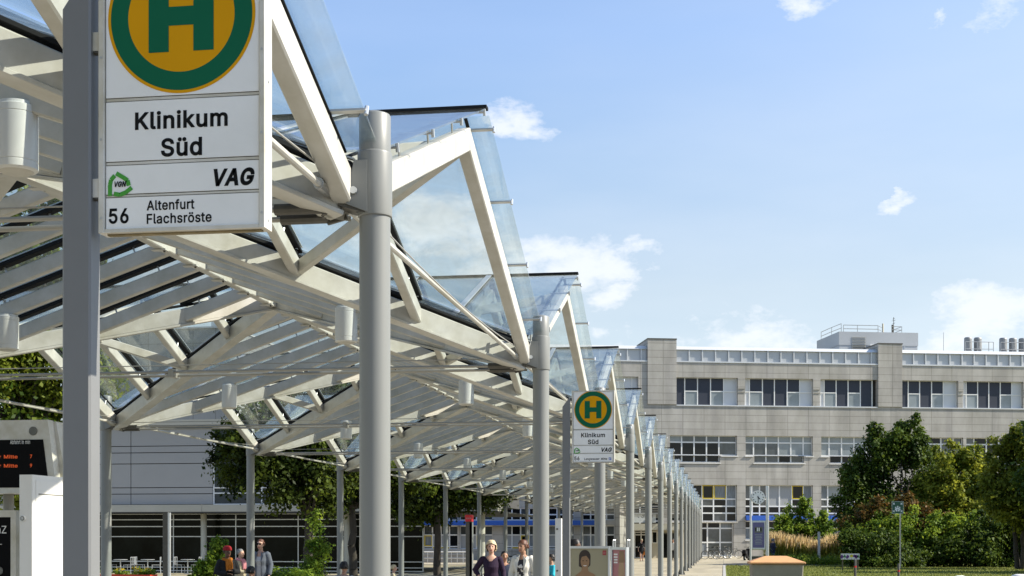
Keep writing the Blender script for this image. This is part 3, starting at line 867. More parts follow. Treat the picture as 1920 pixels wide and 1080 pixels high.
def tie_rod():
    m = MB()
    z = ZN - .085
    for dy, dz in ((-.06, 0), (.06, -.03)):
        m.tube((-NI - .30, dy, z + dz), (-W + NI + .30, dy, z + dz), .017, 'rod', 8)
        for xe, s in ((-NI, -1), (-W + NI, 1)):
            m.tube((xe + s * .12, dy, z + dz), (xe + s * .42, dy, z + dz), .034, 'dark_steel', 10)
            m.beam((xe + s * .02, dy, z + dz + .03), (xe + s * .14, dy, z + dz), .03, .09, 'dark_steel')
    zc = ZN + .06
    m.tube((-NI - .2, .0, zc - .06), (-W + NI + .2, 0, zc - .06), .006, 'rod', 6)
    m.box(-W / 2 - .03, -W / 2 + .03, -.10, .10, z - .06, z + .035, 'rod')
    return m.mesh('tie_rod')


def long_rod(sd):
    """rod from node to node along the row, with its thin cable"""
    m = MB()
    x = lx(sd, .07)
    z = ZN - .0
    m.tube((x, .22, z - .01), (x, S - .22, z - .01), .021, 'white_steel', 10)
    for a, b in ((.06, .34), (S - .34, S - .06)):
        m.tube((x, a, z - .01), (x, b, z - .01), .033, 'steel', 10)
    n = 10
    pts = [(x + .02, S * i / n, z + .10 - .10 * 4 * (i / n) * (1 - i / n)) for i in range(n + 1)]
    m.path(pts, .006, 'rod', 5)
    return m.mesh('edge_rod')


def ridge_beam():
    m = MB()
    m.beam((-W / 2, -S / 2, ZA - .02), (-W / 2, S / 2, ZA - .02), .11, .20, 'white_steel', ch=.012)
    for i in range(8):
        y = -S / 2 + (i + .5) * S / 8 + .06
        m.box(-W / 2 - .09, -W / 2 + .09, y - .05, y + .05, ZA - .14, ZA - .123, 'white_steel')
        m.tube((-W / 2 + .06, y, ZA - .16), (-W / 2 + .06, y, ZA - .13), .014, 'dark_steel', 8)
    return m.mesh('ridge_beam')


GF = [gable_frame(0), gable_frame(1)]
RA = {(s, u, k): rafter(s, u, k) for s in (0, 1) for u in (.25, .5, .75) for k in (0, 1)}
PU = {(s, v): purlin(s, v) for s in (0, 1) for v in (-.75, -.5, -.25, 0, .25, .5, .75)}
VB = {(s, k): valley_beam(s, k) for s in (0, 1) for k in (-1, 1)}
BC = {(s, k): brace(s, k) for s in (0, 1) for k in (-1, 1)}
GG = {(s, k): gable_glass(s, k) for s in (0, 1) for k in (0, 1)}
SG = [slope_glass(0), slope_glass(1)]
RC = [ridge_cap(0), ridge_cap(1)]
TR, RB = tie_rod(), ridge_beam()
LR = [long_rod(0), long_rod(1)]


def merged(name, items):
    """far repeats of one part as one mesh"""
    bm = bmesh.new()
    mats = []
    for me, y in items:
        t = me.copy()
        t.transform(Matrix.Translation((0, y, 0)))
        for i, mm in enumerate(me.materials):
            if mm not in mats:
                mats.append(mm)
        idx = [mats.index(mm) for mm in me.materials]
        base = len(bm.faces)
        bm.from_mesh(t)
        bm.faces.ensure_lookup_table()
        for fi in range(base, len(bm.faces)):
            bm.faces[fi].material_index = idx[bm.faces[fi].material_index]
        bpy.data.meshes.remove(t)
    me = bpy.data.meshes.new(name)
    bm.to_mesh(me)
    bm.free()
    for mm in mats:
        me.materials.append(mm)
    o = ob(name, me, canopy)
    o['kind'] = 'stuff'
    return o


far_raft, far_purl = [], []
n_raft = n_purl = 0
for n in range(N0, N1 + 1):
    y = n * S
    for sd, cx in ((0, 0), (1, -W)):
        c = ob('column', CM, canopy, (cx, y, 0))
        ob('sleeve', SM, c)
        ob('bracket', BR[sd], c)
        ob('base_plate', BP, c)
        if n < N1:
            ob('gable_frame', GF[sd], canopy, (0, y, 0))
            ob('ridge_cap', RC[sd], canopy, (0, y, 0))
            ob('edge_rod', LR[sd], canopy, (0, y, 0))
            for k in (0, 1):
                ob('gable_glass', GG[sd, k], canopy, (0, y, 0))
                for u in (.25, .5, .75):
                    if n_raft < 100:
                        ob('rafter', RA[sd, u, k], canopy, (0, y, 0))
                        n_raft += 1
                    else:
                        far_raft.append((RA[sd, u, k], y))
        for k in (-1, 1):
            if (n > N0 or k > 0) and (n < N1 or k < 0):
                ob('valley_beam', VB[sd, k], canopy, (0, y, 0))
                ob('brace', BC[sd, k], canopy, (0, y, 0))
        ob('slope_glass', SG[sd], canopy, (0, y, 0))
        for v in (-.75, -.5, -.25, 0, .25, .5, .75):
            if n_purl < 100:
                ob('purlin', PU[sd, v], canopy, (0, y, 0))
                n_purl += 1
            else:
                far_purl.append((PU[sd, v], y))
    ob('tie_rod', TR, canopy, (0, y, 0))
    ob('ridge_beam', RB, canopy, (0, y, 0))
merged('rafter', far_raft)
merged('purlin', far_purl)

# ------------------------------------------------------------------ lamps that hang under the canopy


def lamp_parts():
    m = MB()
    m.lathe([(.105, .0), (.122, .004), (.13, .012), (.13, .052), (.127, .055), (.127, .058), (.13, .061), (.13, .345), (.127, .348), (.127, .351), (.13, .354),
             (.13, .395), (.118, .402), (.116, .42), (.02, .425)], 'lamp_white', 40)
    body = m.mesh('lamp_housing', 35)
    m = MB()
    m.lathe([(.03, -.012), (.09, -.010), (.104, .0), (.104, .004)], 'lamp_under', 32)
    lens = m.mesh('lamp_lens', 35)
    m = MB()
    m.box(-.05, .05, -.012, .012, .42, .56, 'lamp_white')
    m.tube((-.03, 0, .43), (-.03, 0, .60), .011, 'steel', 8)
    m.tube((.03, 0, .43), (.03, 0, .60), .011, 'steel', 8)
    return body, lens, m.mesh('hanger')


LB, LL, LH = lamp_parts()
ORD = ['nearest', 'second', 'third', 'fourth', 'fifth', 'sixth', 'seventh', 'eighth', 'ninth', 'tenth', 'eleventh', 'twelfth', 'thirteenth', 'fourteenth', 'fifteenth', 'sixteenth', 'last']
for n in range(0, N1 + 1):
    for sd in (0, 1):
        if sd == 1 and n == 0:
            continue
        k = n - (1 if sd else 0)
        t = thing('pendant_lamp', 'white cylinder lamp under the canopy, %s from camera in %s row' % (ORD[k], 'kerb side' if sd == 0 else 'building side'),
                  'lamp', (XF + lx(sd, HW * .5), Y0 + n * S, 4.065), 0, 'cylinder lamps hanging under the canopy')
        ob('lamp_housing', LB, t)
        ob('lamp_lens', LL, t)
        ob('hanger', LH, t)

# ------------------------------------------------------------------ the two bus stop signs


def stop_sign(name, label, loc, line2, small):
    t = thing(name, label, 'bus stop sign', loc, 0, 'bus stop signs beside the canopy')
    m = MB()
    # square post with a slanted top
    c = .007
    ring = lambda z0, z1: [(-.052 + c, -.0405, z0), (.052 - c, -.0405, z1), (.052, -.0405 + c, z1), (.052, .0405 - c, z1), (.052 - c, .0405, z1), (-.052 + c, .0405, z0), (-.052, .0405 - c, z0), (-.052, -.0405 + c, z0)]
    a, b = ring(0, 0), ring(3.62, 3.75)
    m.add(a + b, [(i, (i + 1) % 8, 8 + (i + 1) % 8, 8 + i) for i in range(8)] + [tuple(range(7, -1, -1)), tuple(range(8, 16))], 'sign_grey')
    m.build('pole', t)
    for z in (3.508, 3.004):
        b = MB()
        b.box(.052, .078, -.022, .012, z - .032, z + .032, 'frame_cream')
        b.box(.047, .077, -.02, .01, z - .038, z - .0325, 'dark_steel')
        b.build('clamp', t)
    X0, X1, YF, YB = .078, .673, -.036, .040
    Z0, Z1 = 2.846, 3.84
    fr = MB()
    e = .022
    fr.beam((X0 + e / 2, (YF + YB) / 2, Z0), (X0 + e / 2, (YF + YB) / 2, Z1), e, YB - YF, 'frame_cream', (0, 1, 0), .003)
    fr.beam((X1 - e / 2, (YF + YB) / 2, Z0), (X1 - e / 2, (YF + YB) / 2, Z1), e, YB - YF, 'frame_cream', (0, 1, 0), .003)
    fr.box(X0 + e, X1 - e, YF + .002, YB - .002, Z0, Z0 + .012, 'frame_cream')
    fr.box(X0 + e, X1 - e, YF + .002, YB - .002, Z1 - .012, Z1, 'frame_cream')
    fr.box(X0 + e, X1 - e, YF + .026, YB - .026, Z0 + .012, Z1 - .012, 'frame_cream')
    fr.box(X0 + e, X1 - e, YF + .026, YB - .026, Z0 - .005, Z0 - .0005, 'grime')
    fro = fr.build('sign_frame', t)
    q = MB()
    for x_ in (X0 + e / 2, X1 - e / 2):
        for z_ in (Z0 + .05, Z0 + .32, Z0 + .60, Z1 - .05):
            q.tube((x_, YF - .0015, z_), (x_, YF + .001, z_), .0045, 'steel', 10)
    for z_ in (Z0 + .03, Z0 + .5):
        q.tube((X1 - .001, .0, z_), (X1 + .0015, .0, z_), .005, 'steel', 10)
    q.build('screw', fro)
    rows = [(Z0 + .014, 2.966), (2.979, 3.076), (3.091, 3.294), (3.309, Z1 - .014)]
    x0, x1 = X0 + e + .003, X1 - e - .003
    yf = YF + .010
    gr = MB()
    for (a, _), (_, b) in zip(rows[1:], rows[:-1]):
        gr.box(x0, x1, yf + .006, YF + .024, b + .0008, a - .0008, 'groove')
        gr.box(x0, x1, yf + .001, YF + .02, b + .003, a - .0035, 'frame_cream')
    gr.build('groove', t)
    plates = []
    for (a, b) in rows:
        p = MB()
        p.box(x0, x1, yf, YF + .024, a, b, 'sign_white')
        plates.append(p.build('plate', t))
    y = yf - .0005
    dest, logo, namep, head = plates
    # stop emblem: yellow disc, green ring, green letter
    cx, cz = .3735, 3.577
    for i, (r0, r1, mt) in enumerate(((0, .263, 'sign_yellow'), (.190, .2525, 'sign_green'))):
        d = MB()
        n = 96
        ri = [(cx + r1 * math.cos(2 * math.pi * j / n), y - i * .0007, cz + r1 * math.sin(2 * math.pi * j / n)) for j in range(n)]
        if r0 == 0:
            d.prism(ri, (0, -.0004, 0), mt)
        else:
            r2 = [(cx + r0 * math.cos(2 * math.pi * j / n), y - i * .0007, cz + r0 * math.sin(2 * math.pi * j / n)) for j in range(n)]
            d.add(ri + r2, [(j, (j + 1) % n, n + (j + 1) % n, n + j) for j in range(n)], mt)
        d.build('emblem_disc' if i == 0 else 'emblem_ring', head)
    d = MB()
    hw, hh, s = .116, .121, .072
    yy = y - .0013
    poly = [(-hw, -hh), (-hw + s, -hh), (-hw + s, -.032), (hw - s, -.032), (hw - s, -hh), (hw, -hh), (hw, hh), (hw - s, hh), (hw - s, .032), (-hw + s, .032), (-hw + s, hh), (-hw, hh)]
    d.prism([(cx + a, yy, cz + b) for a, b in poly], (0, -.0004, 0), 'sign_green')
    d.build('emblem_letter', head)
    put_text('Klinikum', 'black', namep, .208, y, 3.198, width=.331, height=.059, bold=24)
    put_text('Süd', 'black', namep, .301, y, 3.103, width=.147, height=.061, bold=24)
    put_text('VAG', 'black', logo, .489, y, 2.996, width=.1445, height=.056, bold=38, shear=.22)
    # ring-shaped arrow logo
    lg = MB()
    lx_, lz = .155, 3.013
    for tri in ([(62, 897), (62, 845), (67, 822), (84, 803)], [(91, 793), (125, 814), (144, 828), (149, 852)], [(80, 887), (108, 893), (135, 883), (163, 862)]):
        q = [((a - 110) * .00078, (843 - b) * .00074) for a, b in tri]
        for a, b in zip(q[:-1], q[1:]):
            lg.beam((lx_ + a[0], y - .0008, lz + a[1]), (lx_ + b[0], y - .0008, lz + b[1]), .0012, .0145, 'logo_green', Vector((-(b[1] - a[1]), 0, b[0] - a[0])), .0001)
    lg.build('logo_ring', logo)
    put_text('VGN', 'black', logo, lx_ - .021, y - .002, lz - .009, width=.043, height=.018, bold=38, shear=.2)
    put_text('56', 'black', dest, .113, y, 2.880, width=.072, height=.050, bold=22)
    for (s_, a, z, w, h, sh) in small:
        put_text(s_, 'black', dest, a, y, z, width=w, height=h, bold=18, shear=sh)
    if line2:
        b = MB()
        b.box(.590, .626, y - .0012, y, 2.880, 2.914, 'blue_icon')
        b.build('icon', dest)
        q = MB()
        q.beam((.596, y - .002, 2.887), (.620, y - .002, 2.907), .001, .006, 'sign_white', (0, 0, 1), .0001)
        q.beam((.596, y - .002, 2.901), (.604, y - .002, 2.907), .001, .005, 'sign_white', (0, 0, 1), .0001)
        q.build('icon_arrow', dest)
    return t


p = PW(152.5, 600, 4.80)
stop_sign('bus_stop_sign', 'large near bus stop sign reading Klinikum Süd, Altenfurt, Flachsröste on a grey post', (p.x, p.y, 0), False,
          [('Altenfurt', .25, 2.920, .171, .034, 0), ('Flachsröste', .25, 2.874, .232, .034, 0)])
p = PW(1062, 900, 19.26)
stop_sign('bus_stop_sign', 'smaller far bus stop sign reading Klinikum Süd, Langwasser Mitte beyond the second column', (p.x, p.y, 0), True,
          [('Langwasser Mitte', .25, 2.882, .320, .030, .12)])
# ------------------------------------------------------------------ materials of the setting
panel_mat('stone_cladding', (.38, .362, .332), (.43, .412, .378), (.235, .222, .20), 2.1, .69, .022)
panel_mat('grey_tiles', (.27, .28, .28), (.30, .31, .31), (.17, .17, .17), 1.9, 1.25, .03, var=.12)
panel_mat('paving', (.36, .315, .23), (.40, .355, .26), (.27, .24, .19), 3.2, 2.4, .035, var=.22)
panel_mat('paving_grey', (.36, .33, .27), (.41, .375, .31), (.22, .20, .17), 1.2, .8, .02, var=.3)
M('asphalt', (.085, .085, .085), .9, var=.18, scale=.8, bump=.2)
M('soil', (.06, .045, .03), .95, var=.3, scale=2)
M('lawn', (.12, .145, .028), .9, var=.30, scale=.5, bump=.6, spec=.1, tint=(.14, .14, .04))
M('dry_ground', (.28, .25, .17), .95, var=.3, scale=.3, spec=.1)
M('kerb_stone', (.36, .35, .33), .85, var=.15, scale=2)
M('metal_attic', (.43, .45, .475), .45, .25, var=.06, scale=.5)
M('metal_rib', (.54, .555, .57), .45, .2, var=.05)
M('plant_room', (.36, .375, .39), .5, .2, var=.06, scale=.4)
M('window_frame', (.70, .70, .69), .4, var=.03)
M('yellow_frame', (.62, .46, .02), .45, var=.04)
M('glass_dark', (.008, .009, .010), .08, var=0, spec=.28)
M('cafe_glass', (.010, .012, .009), .12, var=.7, scale=.7, spec=.07)
M('glass_mid', (.07, .08, .09), .08, var=.4, scale=.9, spec=.7)
M('glass_pale', (.22, .25, .27), .12, var=.2, scale=.6, spec=.7)  # paler base colour stands in for sky reflected in the panes
M('ribbon_glass', (.026, .038, .046), .1, var=.3, scale=1, spec=.25)
M('navy_blind', (.018, .024, .042), .55, var=.1, scale=4, stretch=(1, 1, 12))
M('grey_blind', (.30, .31, .32), .6, var=.08, scale=3, stretch=(.3, .3, 14))
M('white_panel', (.56, .575, .60), .5, var=.05, scale=1)
M('curtain', (.20, .22, .25), .8, var=.5, scale=6, stretch=(3, 1, .2))
M('blue_band', (.010, .065, .32), .4, var=.05)
M('cream_slab', (.43, .41, .35), .6, var=.08, scale=.8)
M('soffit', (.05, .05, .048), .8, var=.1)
M('silver_panel', (.29, .288, .285), .5, .0, var=.05, scale=.4)
M('round_column', (.46, .45, .38), .7, var=.08)
M('fan_grey', (.25, .255, .26), .5, .2, var=.15, scale=3)
M('beige_wall', (.50, .46, .36), .8, var=.08, scale=.6)

# ------------------------------------------------------------------ ground


def sheet(name, pts, z, mat):
    """pts: world (x, y)"""
    m = MB()
    m.add([(a, b, z) for a, b in pts], [tuple(range(len(pts)))], mat)
    return struct(m.build(name))


sheet('ground', [(-2500, -400), (2500, -400), (2500, 3500), (-2500, 3500)], -.03, 'dry_ground')
sheet('pavement', [(-16, -20), (-.02, -20), (-.02, 60), (-16, 60)], 0.004, 'paving_grey')
sheet('plaza', [(-16, 60), (-.02, 60), (-.02, 96), (8, 96), (45, 104), (45, 175), (-70, 175), (-70, 98), (-16, 92)], 0.004, 'paving')
sheet('road', [(.12, -40), (30, -40), (30, 24), (.12, 24)], -.02, 'asphalt')
sheet('path', [(.0, 90), (16, 92), (16, 99.5), (0, 99.5)], 0.010, 'asphalt')
kb = MB()
for i in range(64):
    y = -20 + i * 1.75
    kb.box(-.02, .12, y, y + 1.74, -.1, .03 + (.002 if i % 2 else 0), 'kerb_stone')
struct(kb.build('kerb'))
sheet('lawn', [(.12, 24), (80, 24), (80, 142), (9.5, 121), (7.5, 100), (6, 92.2), (.12, 90)], .014, 'lawn')


def blades(name, x0, x1, y0, y1, n, h, mat, seed, label=None):
    rng = np.random.default_rng(seed)
    x = rng.uniform(x0, x1, n)
    y = rng.uniform(y0, y1, n)
    hh = h * rng.uniform(.5, 1.3, n)
    a = rng.uniform(0, 6.28, n)
    w = .02 + .02 * rng.random(n)
    ln = rng.normal(0, .35, (n, 2)) * hh[:, None]
    co = np.zeros((n, 3, 3))
    co[:, 0] = np.stack([x - np.cos(a) * w, y - np.sin(a) * w, np.full(n, .012)], 1)
    co[:, 1] = np.stack([x + np.cos(a) * w, y + np.sin(a) * w, np.full(n, .012)], 1)
    co[:, 2] = np.stack([x + ln[:, 0], y + ln[:, 1], hh], 1)
    return tri_mesh(name, co, mat, rng.random(n))


def tri_mesh(name, co, mat, tint):
    n, k = co.shape[:2]
    me = bpy.data.meshes.new(name)
    me.vertices.add(n * k)
    me.vertices.foreach_set('co', co.reshape(-1))
    me.loops.add(n * k)
    me.loops.foreach_set('vertex_index', np.arange(n * k, dtype=np.int32))
    me.polygons.add(n)
    me.polygons.foreach_set('loop_start', np.arange(0, n * k, k, dtype=np.int32))
    me.polygons.foreach_set('loop_total', np.full(n, k, dtype=np.int32))
    at = me.attributes.new('tint', 'FLOAT', 'POINT')
    at.data.foreach_set('value', np.repeat(tint, k).astype(np.float32))
    me.materials.append(MATS[mat])
    me.update()
    me.validate()
    return me


leaf_mat('grass_blade', (.09, .12, .02), (.21, .23, .065), .35)
gr = ob('grass', blades('grass', .2, 46, 56, 92, 60000, .09, 'grass_blade', 3))
gr['kind'] = 'stuff'
gr['label'] = 'mown green lawn in front of the bushes'


# ------------------------------------------------------------------ buildings
class Facade:
    """a wall plane through the ground point below photo column px at depth Z; slope = change of depth per metre sideways"""

    def __init__(self, px, Z, slope):
        self.Z0, self.s = Z, slope
        self.X0 = (px - 960) / F * Z
        self.c = math.cos(math.atan(slope))
        self.yaw = TH + math.atan(slope)
        self.o = GP(px, Z)

    def depth(self, px):
        k = (px - 960) / F
        return (self.Z0 - self.X0 * self.s) / (1 - self.s * k)

    def u(self, px):
        return ((px - 960) / F * self.depth(px) - self.X0) / self.c

    def z(self, py, px):
        return ZH(py, self.depth(px))


def wall_mesh(name, u0, u1, z0, z1, holes, rec, mat, back=.6, mat_rev=None):
    """wall slab with recessed openings (u0,u1,z0,z1); front face at y = 0, solid to y = back"""
    m = MB()
    us = sorted({u0, u1} | {h[i] for h in holes for i in (0, 1) if u0 < h[i] < u1})
    zs = sorted({z0, z1} | {h[i] for h in holes for i in (2, 3) if z0 < h[i] < z1})
    ins = lambda a, b: any(h[0] <= a <= h[1] and h[2] <= b <= h[3] for h in holes)
    for i in range(len(us) - 1):
        j = 0
        while j < len(zs) - 1:
            uc = (us[i] + us[i + 1]) / 2
            if ins(uc, (zs[j] + zs[j + 1]) / 2):
                j += 1
                continue
            k = j
            while k + 1 < len(zs) - 1 and not ins(uc, (zs[k + 1] + zs[k + 2]) / 2):
                k += 1
            m.add([(us[i], 0, zs[j]), (us[i + 1], 0, zs[j]), (us[i + 1], 0, zs[k + 1]), (us[i], 0, zs[k + 1])], [(0, 1, 2, 3)], mat)
            j = k + 1
    for a, b, c, d in holes:
        r = rec
        mr = mat_rev or mat
        m.add([(a, 0, c), (a, r, c), (a, r, d), (a, 0, d)], [(0, 1, 2, 3)], mr)
        m.add([(b, 0, c), (b, 0, d), (b, r, d), (b, r, c)], [(0, 1, 2, 3)], mr)
        m.add([(a, 0, d), (a, r, d), (b, r, d), (b, 0, d)], [(0, 1, 2, 3)], mr)
        m.add([(a, 0, c), (b, 0, c), (b, r, c), (a, r, c)], [(0, 1, 2, 3)], mr)
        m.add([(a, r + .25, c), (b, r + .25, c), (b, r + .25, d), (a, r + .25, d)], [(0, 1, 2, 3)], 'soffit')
    m.add([(u0, 0, z0), (u0, 0, z1), (u0, back, z1), (u0, back, z0)], [(0, 1, 2, 3)], mat)
    m.add([(u1, 0, z0), (u1, back, z0), (u1, back, z1), (u1, 0, z1)], [(0, 1, 2, 3)], mat)
    m.add([(u0, 0, z1), (u1, 0, z1), (u1, back, z1), (u0, back, z1)], [(0, 1, 2, 3)], mat)
    m.add([(u0, back, z0), (u0, back, z1), (u1, back, z1), (u1, back, z0)], [(0, 1, 2, 3)], mat)
    me = bpy.data.meshes.new(name)
    me.from_pydata(m.v, [], m.f)
    for k in m.mats:
        me.materials.append(MATS[k])
    me.polygons.foreach_set('material_index', m.m)
    me.update()
    return me


PANE = {'d': 'glass_dark', 'm': 'glass_mid', 'l': 'glass_pale', 'n': 'navy_blind', 'w': 'white_panel', 'b': 'grey_blind', 'c': 'curtain', 'y': 'glass_dark', 'k': 'cafe_glass', 'K': 'ribbon_glass', 'Y': 'curtain'}


WR = random.Random(17)


def window(parent, us, zs, cells, y, bar=.09, dep=.10, name='window', frame='window_frame'):
    """us, zs: grid lines; cells[row from the top][column] codes, ' ' = nothing. Frame bars are the window, panes its child."""
    fr, pn, yl = MB(), MB(), MB()
    nr, nc = len(zs) - 1, len(us) - 1
    zt = sorted(zs, reverse=True)
    code = lambda r, c: cells[r][c] if 0 <= r < nr and 0 <= c < nc else ' '
    for r in range(nr):
        for c in range(nc):
            k = code(r, c)
            if k == ' ':
                continue
            a, b, d, e = us[c], us[c + 1], zt[r + 1], zt[r]
            if k == 'd' and WR.random() < .22:
                k = WR.choice('mmcd')      # a curtain or a blind here and there
            pn.box(a + .002, b - .002, y + .055, y + .07, d + .002, e - .002, PANE[k])
            if k in 'yY':
                w = .11
                for (p, q, s, t) in ((a, a + w, d, e), (b - w, b, d, e), (a + w, b - w, d, d + w), (a + w, b - w, e - w, e)):
                    yl.box(p + .03, q - .03 if q == b else q, y - .03, y + .05, s + (.03 if s == d else 0), t - (.03 if t == e else 0), 'yellow_frame')
    eps = 0
    for c in range(nc + 1):             # uprights, joined over rows
        r = 0
        while r < nr:
            if code(r, c - 1) == ' ' and code(r, c) == ' ':
                r += 1
                continue
            q = r
            while q + 1 < nr and not (code(q + 1, c - 1) == ' ' and code(q + 1, c) == ' '):
                q += 1
            if not all(code(i, c - 1) == code(i, c) == 'b' for i in range(r, q + 1)):
                fr.box(us[c] - bar / 2, us[c] + bar / 2, y, y + dep, zt[q + 1] - bar / 2, zt[r] + bar / 2, frame)
            r = q + 1
    for r in range(nr + 1):
        for c in range(nc):
            if code(r - 1, c) == ' ' and code(r, c) == ' ':
                continue
            if code(r - 1, c) == code(r, c) == 'b' or code(r - 1, c) == code(r, c) == 'n':
                continue
            fr.box(us[c] + bar / 2, us[c + 1] - bar / 2, y + .003, y + dep - .003, zt[r] - bar / 2 + .001, zt[r] + bar / 2 - .001, frame)
    w = fr.build(name, parent)
    pn.build('pane', w)
    if yl.v:
        yl.build('yellow_sash', w)
    return w


# --- the main hospital block with stone cladding
FM = Facade(1320, 135, .114)
hosp = thing('hospital_building', 'long stone clad hospital block with ribbon windows and a silver attic band', 'building', (FM.o.x, FM.o.y, 0), FM.yaw)
U = FM.u
Zm = lambda py, px=1320: FM.z(py, px)
Z_ATT0, Z_ATT1 = Zm(678.5), Zm(649)
UL, UR = U(1020), U(2060)
holes, wins = [], []
ZT0, ZT1 = Zm(759.5), Zm(707.8)
# top floor: wide recesses between the towers
t1 = (U(1214), U(1268))
t2 = (U(1646), U(1691))
pitch = t2[0] - t1[0]
t0 = (t1[0] - pitch, t1[1] - pitch)
t3 = (t2[0] + pitch * .98, t2[1] + pitch * .98)
for a, b in ((UL + .5, t1[0] - .9), (t1[1] + .01, t2[0] - .05), (t2[1] + .01, t3[0])):
    holes.append((a, b, ZT0, ZT1))
# second row
W2 = [1114, 1256, 1398, 1540, 1680, 1812, 1950]
ZB = [Zm(816.5), Zm(829), Zm(853), Zm(866.5)]
row2 = []
for i, px in enumerate(W2):
    a, b = U(px), U(px + 126)
    holes.append((a, b, ZB[2] - .05, ZB[0]))
    low = (a, a + (b - a) * .74) if i < 2 else (a + (b - a) * .13, a + (b - a) * .87)
    holes.append((low[0], low[1], ZB[3], ZB[2] - .05))
    row2.append((a, b, low))
# tall windows of the lower floors
ZC = [Zm(909), Zm(935.5), Zm(949), Zm(962), Zm(977), Zm(990), Zm(1011)]
row3 = []
for i, px in enumerate(W2):
    a, b = U(px), U(px + 126)
    if i == 1:
        holes.append((a, b, Zm(977.5), ZC[0]))
        holes.append((a, b - .35, 0.05, Zm(979.5)))
    else:
        holes.append((a, b, ZC[6], ZC[0]))
    row3.append((a, b))
ob('wall', wall_mesh('wall', UL, UR, 0, Z_ATT0, holes, .42, 'stone_cladding', back=14), hosp)

m = MB()
m.box(UL, t1[0] - .02, .25, 13, Z_ATT0, Z_ATT1 - .25, 'metal_attic')
m.box(t1[1] - .3, t2[0] + .3, .25, 13, Z_ATT0, Z_ATT1 - .25, 'metal_attic')
m.box(t2[1] - .3, UR, .25, 13, Z_ATT0, Z_ATT1 - .25, 'metal_attic')
at = m.build('attic_band', hosp)
m = MB()
for a, b in ((UL, t1[0] - .02), (t1[1], t2[0]), (t2[1], UR)):
    m.prism([(a, .05, Z_ATT1 - .35), (a, .45, Z_ATT1), (a, 13, Z_ATT1), (a, 13, Z_ATT1 - .30), (a, .3, Z_ATT1 - .34)], (b - a, 0, 0), 'metal_rib')
m.build('coping', hosp)
m = MB()
for a, b in ((UL, t1[0] - .02), (t1[1], t2[0]), (t2[1], UR)):
    m.box(a, b, -.06, .24, Z_ATT0 - .07, Z_ATT0 + .06, 'metal_rib')
m.build('ledge', hosp)
for a, b in ((UL, t1[0] - .05), (t1[1], t2[0] - .1), (t2[1], UR)):
    n = int((b - a) / 1.27)
    for i in range(1, n + 1):
        x = a + (b - a) * i / (n + .4)
        r = MB()
        r.box(x - .055, x + .055, .10, .249, Z_ATT0 + .061, Z_ATT1 - .34, 'metal_rib')
        r.build('attic_rib', at)
for (a, b), py in ((t0, 636), (t1, 636.5), (t2, 645.5), (t3, 652)):
    m = MB()
    zt = FM.z(py, 1240 if py < 640 else 1668)
    m.box(a, b, -.12, 5.2, ZT0 + .03, zt, 'stone_cladding')
    tw = m.build('parapet_tower', hosp)
    c = MB()
    c.box(a - .04, b + .04, -.16, 5.25, zt, zt + .10, 'dark_steel')
    c.build('flashing', tw)

# top floor windows: navy blinds, grey sashes, white panels
yt = .34
ZMID = Zm(733)


def top_group(pxs, codes):
    """codes: n = full navy panel, u = navy above a grey opening light, w = white panel"""
    us = [U(p) for p in pxs]
    window(hosp, us, [ZT0, ZMID, ZT1], [''.join({'n': 'n', 'u': 'n', 'w': 'w'}[c] for c in codes), ''.join({'n': 'n', 'u': 'l', 'w': 'w'}[c] for c in codes)], yt, .10, .10)


top_group([1268.5, 1285.5, 1309.5, 1334, 1358.5, 1383], 'nunuw')
top_group([1397, 1407, 1431.5, 1454, 1478, 1501.5, 1524], 'wunnuw')
top_group([1538, 1547.5, 1570, 1592.5, 1615.5, 1637.5], 'wunun')
top_group([1691.5, 1705.5, 1727, 1749.5, 1771.5, 1796], 'nunuw')
top_group([1806, 1814.5, 1836, 1857, 1878.5, 1900, 1918], 'wunnuw')
top_group([1930, 1938, 1960, 1982, 2004], 'wunu')
top_group([1022, 1046, 1072, 1100, 1130, 1160, 1186, 1203], 'unnuwww')
for p0, p1 in ((1383, 1397), (1524, 1538), (1796, 1806), (1918, 1930)):
    a, b = U(p0) + .03, U(p1) - .03
    m = MB()
    m.box(a, b, .02, .40, ZT0, ZMID - .1, 'stone_cladding')
    m.box(a - .02, b + .02, -.10, .40, ZMID + .25, ZT1 - .02, 'stone_cladding')
    m.box(a - .02, b + .02, -.03, .40, ZMID - .1, ZMID + .25, 'stone_cladding')
    m.build('pier', hosp)
    s = MB()
m = MB()
for a, b in ((UL + .5, t1[0] - .9), (t1[1] + .01, t2[0] - .05), (t2[1] + .01, t3[0])):
    m.box(a, b, -.08, .4, ZT0 - .10, ZT0 + .012, 'metal_rib')
m.build('sill', hosp)

